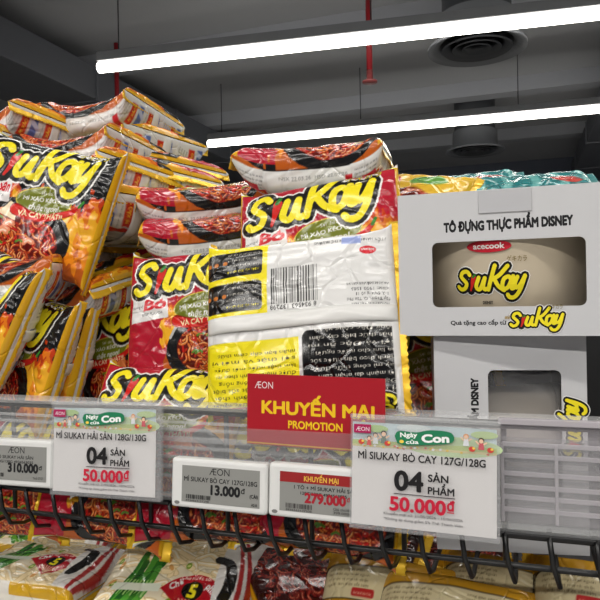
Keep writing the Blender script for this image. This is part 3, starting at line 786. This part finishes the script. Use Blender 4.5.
# empty clear holder, right
t = empty('label_holder', (0, .446, 1.2), 'empty clear ribbed label holder at the right in front of the lower carton', 'label holder')
def rib(name, lo, hi, m): bm = bmesh.new(); b = Vector((0, .446, 1.2)); add_box(bm, Vector(lo) - b, Vector(hi) - b, .0004, 1); return bm_obj(name, bm, m, t)
c3 = clear_mat('holder_clear', .2, (206, 200, 206), .22); c4 = clear_mat('holder_rib', .5, (214, 208, 214), .25)
rib('plate', (-.0155, .4462, 1.2025), (.10, .4474, 1.2705), c3)
for z in (1.2535, 1.246, 1.2345, 1.226, 1.219, 1.211): rib('ridge', (-.0145, .4445, z - .0016), (.099, .4461, z + .0016), c4)
for x in (-.0155, .0175, .0535, .0885): rib('divider', (x, .4435, 1.203), (x + .0022, .4444, 1.2545), c4)
rib('lip', (-.0165, .443, 1.2665), (.101, .448, 1.2705), c4)

# ------------------------------------------------------------------ printed flat things
class Sign:
    """flat printed panel: coloured triangles stacked a hair apart on a thin card, one mesh"""
    def __init__(s): s.V, s.F, s.mi, s.m, s.z = [], [], [], [], 0.0
    def mid(s, m):
        if m not in s.m: s.m.append(m)
        return s.m.index(m)
    def tri(s, T, rgb, dz=.00004, merged=False):
        s.z += dz; k = s.mid(ink(rgb)); T = T if merged else union_tris(T)
        for t in T:
            a = (t[1][0] - t[0][0]) * (t[2][1] - t[0][1]) - (t[1][1] - t[0][1]) * (t[2][0] - t[0][0])
            n = len(s.V); q = t if a > 0 else t[::-1]
            s.V += [(p[0], p[1], s.z) for p in q]; s.F.append((n, n + 1, n + 2)); s.mi.append(k)
    def rect(s, *a, rgb): s.tri(rect_tris(*a), rgb)
    def text(s, t, x, y, h=None, w=None, rgb=(20, 20, 20), **kw): s.tri(fit_text(t, x, y, h, w, flat=True, **kw), rgb, merged=True)
    def slab(s, x0, y0, x1, y1, th, m):
        k = s.mid(m); n = len(s.V); s.V += [(x, y, z) for z in (-th, 0) for x, y in ((x0, y0), (x1, y0), (x1, y1), (x0, y1))]
        for f in ((3, 2, 1, 0), (4, 5, 6, 7), (0, 1, 5, 4), (1, 2, 6, 5), (2, 3, 7, 6), (3, 0, 4, 7)): s.F.append(tuple(n + q for q in f)); s.mi.append(k)
    def obj(s, name, parent=None, M=None): return mesh_obj(name, s.V, s.F, s.m, s.mi, parent, False, M)

def panel_pose(tl, w, h, lean=0, roll=0, yaw=0):
    """frame whose origin is the panel's lower left corner, facing -Y"""
    return Matrix.Translation(tl) @ Matrix.Rotation(R_(yaw), 4, 'Z') @ Matrix.Rotation(R_(roll), 4, 'Y') @ Matrix.Rotation(R_(90 - lean), 4, 'X') @ Matrix.Translation((0, -h, 0))

def price_card(M, w, h, line, label, date, sl, dx):
    """paper price card in a clear sleeve, origin lower left"""
    t = empty('price_card', label=label, cat='price card', group='paper price cards in clear sleeves', M=M)
    S = Sign(); S.slab(0, 0, w, h, .0004, mat('card_paper', (230, 227, 226), .6)); u = w / 100.0; H = h / u
    def q(T): return np.asarray(T) * u
    R = lambda a, b, c, d, rgb: S.tri(q(rect_tris(a, b, c, d)), rgb)
    R(0, H - 16, 100, H, (204, 222, 228)); S.tri(q(ell_tris(70, H - 13.5, 34, 7)), (196, 220, 168))
    R(0, H - 16, 100, H - 12.5, (186, 205, 120)); R(0, H - 17.2, 100, H - 15.6, (222, 210, 150))
    rg = random.Random(7)
    for i in range(26): S.tri(q(ell_tris(rg.uniform(2, 98), H - 16.3 + rg.uniform(-.6, 1.2), 1.1, .8, n=8)), rg.choice(((240, 240, 236), (240, 200, 60), (226, 120, 90))))
    for x, y, rx, c in ((18, H - 4, 8, (176, 208, 130)), (92, H - 4, 9, (190, 214, 150)), (44, H - 2.2, 12, (222, 232, 232))): S.tri(q(ell_tris(x, y, rx, 2.6)), c)
    # little family and children drawn on the banner
    for x, y, sk, hair, top, r in ((17, H - 9, (240, 200, 170), (40, 34, 30), (232, 236, 236), 1.7), (23, H - 7.5, (240, 200, 170), (30, 30, 30), (90, 120, 100), 1.9), (12.5, H - 11, (240, 200, 170), (60, 40, 30), (214, 70, 60), 1.4), (80, H - 6, (240, 200, 170), (220, 150, 90), (230, 232, 236), 1.7), (90, H - 8, (240, 200, 170), (60, 40, 34), (206, 60, 76), 1.7)):
        S.tri(q(quad_tris((x - r * 1.2, y - r * 3.4), (x + r * 1.2, y - r * 3.4), (x + r * .8, y - r * .6), (x - r * .8, y - r * .6))), top)
        S.tri(q(stroke_tris([(x - r, y - r * 1.2), (x - r * 2.0, y - r * .2)], r * .3, 1, 5)), sk); S.tri(q(stroke_tris([(x + r, y - r * 1.2), (x + r * 2.0, y - r * .6)], r * .3, 1, 5)), sk)
        S.tri(q(ell_tris(x, y + r * .35, r * 1.1, r * 1.05, n=14)), hair); S.tri(q(ell_tris(x, y, r * .85, r * .85, n=14)), sk)
    for x in (7, 26, 84, 96): S.tri(q(ell_tris(x, H - 13.6, 2.2, 1.8, n=12)), (206, 70, 60)); S.tri(q(ell_tris(x + 1, H - 13, 1, .8, n=8)), (240, 210, 90))
    P = smooth_line([(31, H - 8), (34, H - 4.5), (46, H - 4.8), (56, H - 2.6), (70, H - 3.6), (71, H - 10), (58, H - 12.4), (40, H - 14), (33, H - 13)], 4)
    S.tri(q(fan_tris(P)), (30, 124, 84))
    S.tri(q(fit_text('Ngày', 35, H - 8.6, 3.2, 12, bold=.035, ang=.06, flat=True)), (240, 244, 240), merged=True); S.tri(q(fit_text('của', 39, H - 13.0, 2.6, 9, bold=.035, ang=.06, flat=True)), (240, 244, 240), merged=True)
    S.tri(q(ell_tris(36, H - 11.6, 1.6, 1.2)), (240, 206, 80)); S.tri(q(fit_text('Con', 50, H - 11.2, 5.4, 19, bold=.05, ang=.06, flat=True)), (244, 246, 244), merged=True)
    R(1.5, H - 7.4, 14, H - 1.2, (170, 24, 84)); S.tri(q(fit_text('ÆON', 3, H - 5.9, 3.0, 9.8, flat=True)), (240, 226, 232), merged=True)
    S.tri(q(fit_text(line, 5, H - 25.2, 5.2, 88, bold=.022, flat=True)), (34, 32, 34), merged=True)
    S.tri(q(fit_text('04', 30 + dx, H - 45, 13.5, 20.5, bold=.035, flat=True)), (24, 22, 24), merged=True)
    S.tri(q(fit_text('SẢN', 53.5 + dx, H - 37.6, 4.9, 14, bold=.03, flat=True)), (30, 28, 30), merged=True); S.tri(q(fit_text('PHẨM', 53.5 + dx, H - 46, 4.9, 18, bold=.03, flat=True)), (30, 28, 30), merged=True)
    R(30 + dx, H - 48.0, 72 + dx, H - 47.4, (60, 56, 58))
    S.tri(q(fit_text('50.000', 27 + dx, H - 59.2, 9.6, 39, bold=.035, flat=True)), (196, 26, 56), merged=True); S.tri(q(fit_text('đ', 66.6 + dx, H - 56, 6.6, 5.2, bold=.04, flat=True)), (196, 26, 56), merged=True); R(66.8 + dx, H - 57.6, 71.4 + dx, H - 56.9, (196, 26, 56))
    S.tri(q(fit_text(date, 23 + dx, H - 62.6, 1.9, 54, bold=.012, flat=True)), (40, 38, 40), merged=True); S.tri(q(fit_text('*Không áp dụng giảm 5% Thẻ Thành Viên', 23 + dx, H - 66.2, 1.9, 54, bold=.012, flat=True)), (40, 38, 40), merged=True)
    S.obj('card', t)
    bm = bmesh.new(); add_box(bm, (-.001, -.002, .0016), (w + sl, h + .003, .0022)); add_box(bm, (-.001, -.002, -.0016), (w + sl, h + .003, -.0010)); add_box(bm, (-.001, -.0026, -.0016), (w + sl, -.002, .0022))
    cs = bm_obj('clear_sleeve', bm, clear_mat('sleeve_clear', .10, (240, 240, 242), .12), t)
    bm = bmesh.new(); add_box(bm, (-.0015, h + .0025, -.0022), (w + sl + .0005, h + .0055, .003), .0006, 1); bm_obj('hanging_lip', bm, clear_mat('rail_ridge'), cs)
    return t
price_card(panel_pose((-.3640, .4380, 1.2655), .0950, .0665, 5, -1.2), .0950, .0665, 'MÌ SIUKAY HẢI SẢN 128G/130G', 'white paper price card reading Mì Siukay Hải Sản, at the left', 'Khuyến mại từ: 21/05/2026 - 10/06/2026', .006, 6)
price_card(panel_pose((-.1115, .4335, 1.2660), .0945, .0680, 5, 0.8), .0945, .0680, 'MÌ SIUKAY BÒ CAY 127G/128G', 'white paper price card reading Mì Siukay Bò Cay, beside the red sign', 'Khuyến mại từ: 21/05/2026 - 10/06/2026', .002, 1)

# red promotion sign stuck in the rail
S = Sign(); W, H = .104, .0520; S.slab(0, 0, W, H, .0008, mat('sign_red', (170, 18, 34), .35))
S.rect(0, .0006, W, .0016, rgb=(214, 160, 40))
S.text('ÆON', .006, H - .0105, .0052, .0145, rgb=(232, 214, 216))
S.text('KHUYẾN MẠI', .0115, H - .0285, .0092, .085, rgb=(240, 196, 30), bold=.04); S.text('PROMOTION', .0325, H - .0385, .0056, .041, rgb=(240, 196, 30), bold=.03)
o = S.obj('promotion_sign', None, panel_pose((-.1950, .4455, 1.2960), W, H, 1, 1.0)); tag(o, 'red cardboard sign with yellow words Khuyến Mại Promotion', 'sign')

# electronic shelf labels
def esl(M, w, h, kind, label):
    t = empty('shelf_label', label=label, cat='price label', group='electronic price labels', M=M)
    bm = bmesh.new(); add_box(bm, (0, 0, -.006), (w, h, .004), .0025, 3); bm_obj('housing', bm, mat('esl_white', (222, 222, 220), .4), t, False)
    S = Sign(); x0, y0, x1, y1 = w * .12, h * .13, w * .93, h * .86
    S.slab(x0, y0, x1, y1, .0006, mat('eink', (142, 142, 138), .45)); u = (x1 - x0) / 100; H = (y1 - y0) / u
    T = lambda s, x, y, hh, ww, rgb=(26, 26, 28), b=.02: S.tri(fit_text(s, x0 + x * u, y0 + y * u, hh * u, ww * u, bold=b, flat=True), rgb, merged=True)
    if kind == 0:
        T('ÆON', 36, H - 9, 8, 26, b=0); T('MÌ SIUKAY BÒ CAY 127G/128G', 3, H - 18, 5.4, 94); T('13.000', 38, 11, 11, 38, b=.05); T('đ', 77, 15, 6, 5)
        S.tri(bars_tris(x0 + 6 * u, y0 + 4 * u, x0 + 38 * u, y0 + 9 * u, 3, 24), (30, 30, 30)); T('8934563137298', 6, 1, 2.2, 30, b=.0); T('(CÁI)', 88, 11, 4, 10); T('A2-8', 90, 2, 3, 7)
    elif kind == 1:
        S.rect(x0, y1 - 12 * u, x1, y1, rgb=(150, 34, 36)); T('KHUYẾN MẠI', 30, H - 9.5, 6, 42, (226, 180, 70), .03); T('1 TÔ + MÌ SIUKAY HẢI SẢN', 18, H - 19, 4.2, 76)
        T('128G/130G 4934563035', 26, H - 25, 3.4, 56); T('279.000', 31, 12, 11, 50, (164, 28, 44), .05); T('đ', 82, 17, 5, 4, (164, 28, 44))
        S.tri(bars_tris(x0 + 8 * u, y0 + 4 * u, x0 + 40 * u, y0 + 9.5 * u, 5, 24), (50, 44, 44)); T('8936563137205', 8, 1, 2.2, 32, b=0); T('Giá thường', 66, 6, 3.2, 24, b=.01); T('399.000đ', 66, 2, 3, 22, b=.01)
    else:
        T('ÆON', 40, H - 9, 8, 26, b=0); T('TÔ SIUKAY HẢI SẢN', 20, H - 16, 4, 60); T('128G/130G 4934563035', 20, H - 21.5, 3.4, 60); T('310.000', 40, 11, 11, 48, b=.05); T('đ', 89, 15, 5, 5)
        S.tri(bars_tris(x0 + 6 * u, y0 + 4 * u, x0 + 34 * u, y0 + 9 * u, 9, 24), (40, 40, 40)); T('Thuế GTGT', 80, 3, 3, 16, b=.01)
    S.obj('display', t, Matrix.Translation((0, 0, .0043)))
    S = Sign(); S.tri(ell_tris(w * .07, h * .10, .0022, .0013), (120, 120, 118)); S.obj('badge', t, Matrix.Translation((0, 0, .0041)))
esl(panel_pose((-.4430, .4375, 1.2375), .0800, .0385, 4, -1), .0800, .0385, 2, 'electronic price label showing 310.000đ at the left edge')
esl(panel_pose((-.2525, .4360, 1.2330), .0775, .0365, 4, .4), .0775, .0365, 0, 'electronic price label with black figures 13.000đ, middle of the rail')
esl(panel_pose((-.1738, .4360, 1.2340), .0740, .0375, 4, .6), .0740, .0375, 1, 'electronic price label with red header and red figures 279.000đ')

# ------------------------------------------------------------------ cartons with a window
def carton(M, W, H, D, win, label, texts, film, tab):
    """box with a rounded window in its front; origin lower left front, x right, y up, z toward the viewer"""
    t = empty('gift_carton', label=label, cat='box', M=M)
    cm = mat('carton_grey', (203, 203, 205), .32, spec=.4); im = mat('carton_inside', (128, 126, 124), .8)
    x0, y0, x1, y1 = win; th = .0012
    hole = rrect_pts(x0, y0, x1, y1, .0045, 6); n = len(hole)
    cor = [(W, H), (0, H), (0, 0), (W, 0)]
    V = [(*p, 0) for p in hole] + [(*p, 0) for p in cor] + [(*p, -th) for p in hole] + [(*p, -th) for p in cor]; F = []; N2 = n + 4
    for i in range(n):
        j = (i + 1) % n
        a, b = n + i // 7, n + j // 7
        if a == b: F += [(j, i, a), (N2 + i, N2 + j, N2 + a)]
        else: F += [(i, a, b, j), (N2 + j, N2 + b, N2 + a, N2 + i), (b, a, N2 + a, N2 + b)]
        F.append((i, j, N2 + j, N2 + i))
    S = Sign(); S.V = V; S.F = F; S.m = [cm]; S.mi = [0] * len(F)
    texts(S); fp = S.obj('front_panel', t)
    bm = bmesh.new()
    add_box(bm, (0, 0, -D), (th, H, -th)); add_box(bm, (W - th, 0, -D), (W, H, -th)); add_box(bm, (th, 0, -D), (W - th, th, -th)); add_box(bm, (th, H - th, -D), (W - th, H, -th)); add_box(bm, (th, th, -D), (W - th, H - th, -D + th))
    bm_obj('box_body', bm, cm, t)
    if tab:
        bm = bmesh.new(); a, b, c, d = tab; add_box(bm, (a, b, .0002), (c, d, .0010), .0004, 1); bm_obj('tuck_tab', bm, mat('carton_tab', (190, 190, 193), .3), fp)
    if film:
        fm = clear_mat('window_film', .10, (236, 236, 238), .06)
        nx, ny = 40, 30; rg = np.random.RandomState(4); X, Y = np.meshgrid(np.linspace(x0, x1, nx), np.linspace(y0, y1, ny)); Zz = -.004 + .0016 * fsum(X, Y, rg, 160, 7)
        mesh_obj('window_film', np.stack([X.ravel(), Y.ravel(), Zz.ravel()], 1), [(j * nx + i, j * nx + i + 1, (j + 1) * nx + i + 1, (j + 1) * nx + i) for j in range(ny - 1) for i in range(nx - 1)], fm, None, t, True)
    return t
def logo_on(S, x, y, w, ang=.0, kata=True):
    for T, c in logo_layers(x, y, w, ang, .027, True): S.tri(T, c, .00002)
    if kata: S.text('ゲキカラ', x + w * .66, y + w * .37, w * .075, w * .26, rgb=(120, 100, 30))
BW, BH, BD = .1530, .1080, .150
def up_text(S):
    k = (20, 20, 22)
    S.text('TÔ ĐỰNG THỰC PHẨM DISNEY', .0345, .0782, .0068, .0905, rgb=k, bold=.065, ang=.012)
    S.text('Quà tặng cao cấp từ', .0385, .0083, .0031, .0400, rgb=k, bold=.03)
    logo_on(S, .0815, .0052, .0385, .03); S.text('mì', .0775, .0125, .0026, .0034, rgb=(160, 130, 40), bold=.03)
UPM = panel_pose((-.0900, .5000, 1.4290), BW, BH, 0, 0, 0)
carton(UPM, BW, BH, BD, (.0255, .0215, .1330, .0705), 'grey carton with a wide window, uppermost of the two boxes on the right', up_text, False, (.0600, .0905, .0975, .1078))
def low_text(S):
    k = (20, 20, 22)
    S.text('TÔ ĐỰNG THỰC PHẨM DISNEY', .0325, .0420, .0052, .090, rgb=k, bold=.065, ang=PI / 2)
    for T, c in logo_layers(.1075, .073, .046, PI / 2, .027, True): S.tri(T, c, .00002)
LOM = panel_pose((-.0655, .5080, 1.3200), .1110, .1640, 0, 0, 9)
carton(LOM, .1110, .1640, .120, (.0400, .0410, .0930, .1380), 'grey carton standing on end beneath the other box, behind the price rail', low_text, True, None)

# bowls seen in the windows
def bowl(c, r, h, rgb, label, logo, M=None):
    t = empty('food_bowl', c, label, 'bowl', M=M)
    m = mat('bowl_%d' % rgb[0], rgb, .35)
    bm = bmesh.new(); add_lathe(bm, [(.001, 0), (r * .72, 0), (r * .80, .004), (r * .93, h * .45), (r, h * .92), (r * 1.02, h), (r * .985, h), (r * .965, h * .92), (r * .9, h * .45), (r * .7, .006), (.001, .006)], 72); vs = bm_obj('vessel', bm, m, t, True)
    bm = bmesh.new(); add_lathe(bm, [(r * 1.03, h), (r * 1.035, h + .006), (r * 1.0, h + .009), (.001, h + .010)], 72); bm_obj('lid', bm, mat('bowl_lid', (120, 112, 104), .4), t, True)
    if logo:                                          # emblem printed around the curved wall
        S = Sign()
        for T, cc in logo_layers(-.037, .030, .057, -.03, .027, True): S.tri(T, cc, .00002)
        S.text('ゲキカラ', .003, .053, .0036, .0145, rgb=(120, 100, 30)); S.text('DISNEY', -.017, .0215, .0022, .0085, rgb=(60, 56, 52), bold=.04)
        S.tri(ell_tris(-.010, .0645, .0165, .0046), (190, 24, 44)); S.text('acecook', -.010, .0628, .0042, .023, rgb=(236, 226, 222), bold=.03, align='C')
        def rad(z): return np.interp(z, [.004, h * .45, h * .92, h], [r * .80, r * .93, r, r * 1.02])
        V = []
        for x, y, z in S.V:
            q = rad(y) + .0004 + z; a = x / r; V.append((q * math.sin(a), -q * math.cos(a), y))
        mesh_obj('emblem', V, S.F, S.m, S.mi, vs)
bowl((-.0135, .5745, 1.3230), .0720, .0800, (206, 192, 168), 'beige food bowl seen through the upper carton window', True)
bowl(None, .0440, .0860, (188, 178, 166), 'pale bowl lying on its side in the lower carton window', False, LOM @ Matrix.Translation((.0100, .0760, -.0600)) @ Matrix.Rotation(PI / 2, 4, 'Y'))
# ------------------------------------------------------------------ packs in the basket
def P(shape, loc, yaw, tilt, roll, label, group='noodle packs heaped in the wire basket', back=False, scale=1.0, kind='noodle_pack'):
    return place_pack(kind, SHP[shape], loc, yaw, tilt, roll, label, group, back, scale)
P('redback', (-0.1705, 0.4970, 1.3306), 4, 14, 4.5, 'pack seen from its back with barcode, yellow panel and black panel, behind the red sign', back=True, scale=(1.20, 1.20, 1))
P('red', (-0.1672, 0.5480, 1.3946), 2, 20, 7, 'red beef noodle pack with big yellow logo, right behind the upside-down pack', scale=1.12)
P('red', (-0.2936, 0.5600, 1.3373), 4, 12, 3, 'red beef noodle pack facing front, left of the upside-down pack', scale=1.1)
P('red', (-0.3004, 0.5000, 1.2372), 6, 30, -2, 'red noodle pack lying low at the basket front with only its logo showing', scale=1.05)
P('black', (-0.4744, 0.5600, 1.4495), 8, 10, -15, 'black seafood noodle pack facing front, high on the left of the heap', scale=1.22)
P('black', (-0.5117, 0.5250, 1.3434), -16, 14, -21, 'black seafood noodle pack cut by the left edge, under the other black one', scale=1.12)
P('black', (-0.4903, 0.5450, 1.3012), -12, 12, -14, 'black noodle pack with a yellow letter y, low in the left corner', scale=1.12)
P('black', (-0.4853, 0.5750, 1.2945), -14, 12, -8, 'black noodle pack mostly hidden, its right edge beside the low red pack', scale=1.05)
P('blacklow0', (-0.5557, 0.8000, 1.5970), -4, 97, 0, 'topmost noodle pack of the heap, white side and gold end up against the ceiling', scale=1.15)
P('blacklow1', (-0.6661, 0.7400, 1.5797), -6, 96, -6, 'noodle pack at the far left of the heap with a gold end facing right', scale=1.15)
P('blacklow2', (-0.6986, 0.6800, 1.5479), -6, 96, -10, 'noodle pack at the left edge, only its gold end in view', scale=1.15)
P('blacklow0', (-0.5318, 0.7200, 1.5308), -8, 95, 6, 'noodle pack directly beneath the topmost one, white side toward us', scale=1.15)
P('blacklow2', (-0.5390, 0.8400, 1.5601), -18, 96, -8, 'noodle pack right of the topmost one, gold end sloping down', scale=1.15)
P('redside', (-0.4904, 0.8200, 1.5146), -22, 95, -10, 'noodle pack with red flash under a gold end, farthest right in the heap', scale=1.1)
P('blacklow1', (-0.4711, 0.6600, 1.4857), -16, 96, 0, 'noodle pack with gold end just right of the high black pack', scale=1.1)
P('redside', (-0.4512, 0.7200, 1.4833), -22, 96, -8, 'noodle pack with red flash and gold end, middle of the heap', scale=1.1)
P('blacklow0', (-0.4467, 0.6400, 1.4439), -26, 94, -6, 'noodle pack with gold end and blue picture above the red beef pack', scale=1.05)
P('blacklow1', (-0.5333, 0.6900, 1.4033), -30, 90, -10, 'noodle pack squeezed under the high black pack, gold end at right', scale=1.1)
P('blacklow2', (-0.5078, 0.5350, 1.3700), 14, 88, 10, 'noodle pack edge slanting up between the black packs', scale=1.05)
P('redthick', (-0.3436, 0.6600, 1.4562), 6, 78, 26, 'noodle pack slanting up to the right, noodle picture on top', scale=1.05)
P('redthick', (-0.3214, 0.6300, 1.4207), 4, 76, 24, 'noodle pack slanting up just beneath the other slanting one', scale=1.0)
P('redthick', (-0.1909, 0.6200, 1.4753), -2, 84, 9, 'noodle pack lying flat on top behind the red beef pack', scale=1.06)
P('yellow', (-0.1207, 0.6600, 1.4401), 0, 50, -14, 'yellow noodle pack peeping out left of the upper carton', kind='snack_pack')
P('teal', (-0.0672, 0.7200, 1.4584), -4, 66, 6, 'pale teal pack behind the carton, the left one', group='teal packs behind the carton', kind='snack_pack')
P('teal', (0.0041, 0.7000, 1.4496), 2, 66, 2, 'teal pack behind the carton, the right one', group='teal packs behind the carton', kind='snack_pack')
P('redlow', (-0.0921, 0.6000, 1.2819), 6, 20, 10, 'noodle pack in the dark gap between the barcode pack and the lower carton')
P('redlow', (-0.4289, 0.6100, 1.2920), -10, 10, 8, 'red noodle pack in shade between the leaning black packs and the red one', scale=1.05)
P('blacklow1', (-0.4643, 0.6100, 1.3543), -30, 76, 26, 'noodle pack slanting in the shaded gap left of the red beef pack', scale=1.0)
P('redside', (-0.4936, 0.6800, 1.3767), -20, 70, -6, 'noodle pack deep in the gap under the slanting one', scale=1.05)
for (x, y, z), yaw, tilt, roll, lab in (
    ((-0.4779, 0.5120, 1.1820), 4, 16, 3, 'red noodle pack at the basket bottom, at the left edge below the price label'),
    ((-0.3574, 0.5050, 1.1906), 2, 20, -2, 'red noodle pack at the basket bottom behind the left paper price card'),
    ((-0.2531, 0.5050, 1.2015), 5, 22, 2, 'red noodle pack at the basket bottom behind the 13.000đ label'),
    ((-0.1583, 0.5100, 1.2019), 3, 18, -3, 'red noodle pack at the basket bottom behind the 279.000đ label')):
    P('redlow', (x, y, z), yaw, tilt, roll, lab, group='red packs standing at the basket bottom')
# ------------------------------------------------------------------ packs on the shelf below
G = 'packs on the lower shelf'
P('udon', (-0.4751, 0.5600, 1.0666), 4, 93, -2, 'udon noodle pack with a red fan showing 5, at the lower left corner', G, scale=1.05)
P('udon', (-0.3093, 0.5400, 1.0794), 8, 70, -2, 'udon noodle pack with spring onions, below the 13.000đ label', G, scale=1.1)
P('udonalt', (-0.5578, 0.7000, 1.0571), 6, 78, 4, 'pale pink udon pack lying behind the one at the lower left', G, scale=1.1)
P('udonalt', (-0.3789, 0.7000, 1.0770), 6, 78, 2, 'pale udon pack lying in the shade under the wire prongs', G, scale=1.1)
P('udonalt', (-0.2346, 0.5600, 1.0618), 42, 60, 30, 'white striped udon pack turned sideways, right of the spring onion pack', G)
P('brown', (-0.1983, 0.6000, 1.0776), 14, 74, 24, 'gold-edged noodle pack standing aslant in the middle of the lower shelf', G)
for (x, y, z), yaw, tilt, roll, bk, lab in (
    ((-0.1686, 0.6400, 1.0708), 2, 78, -4, False, 'dark red noodle pack lying face up, middle of the lower shelf'),
    ((-0.1139, 0.5500, 1.0692), 4, 46, 176, True, 'noodle pack showing cream back and gold edge, bottom edge right of centre'),
    ((-0.0878, 0.7000, 1.0647), 2, 78, 3, False, 'dark noodle pack lying face up at the back of the lower shelf'),
    ((-0.0114, 0.5700, 1.0728), 6, 46, 171, True, 'noodle pack with cream back and red label below the lower carton'),
    ((-0.0571, 0.5200, 1.0730), 2, 50, 177, True, 'noodle pack with gold edge poking in at the bottom edge, right'),
    ((0.0649, 0.5500, 1.0845), 4, 46, 173, True, 'noodle pack with gold edge at the lower right corner')):
    P('brown', (x, y, z), yaw, tilt, roll, lab, G, back=bk)

# ------------------------------------------------------------------ light and look
w = bpy.data.worlds.new('world'); SC.world = w; w.use_nodes = True
w.node_tree.nodes['Background'].inputs['Color'].default_value = (.9, .95, 1.0, 1); w.node_tree.nodes['Background'].inputs['Strength'].default_value = .1
SC.view_settings.view_transform = 'Standard'; SC.view_settings.look = 'None'; SC.view_settings.gamma = 1.0; SC.view_settings.exposure = 0.0
SC.view_settings.use_curve_mapping = False
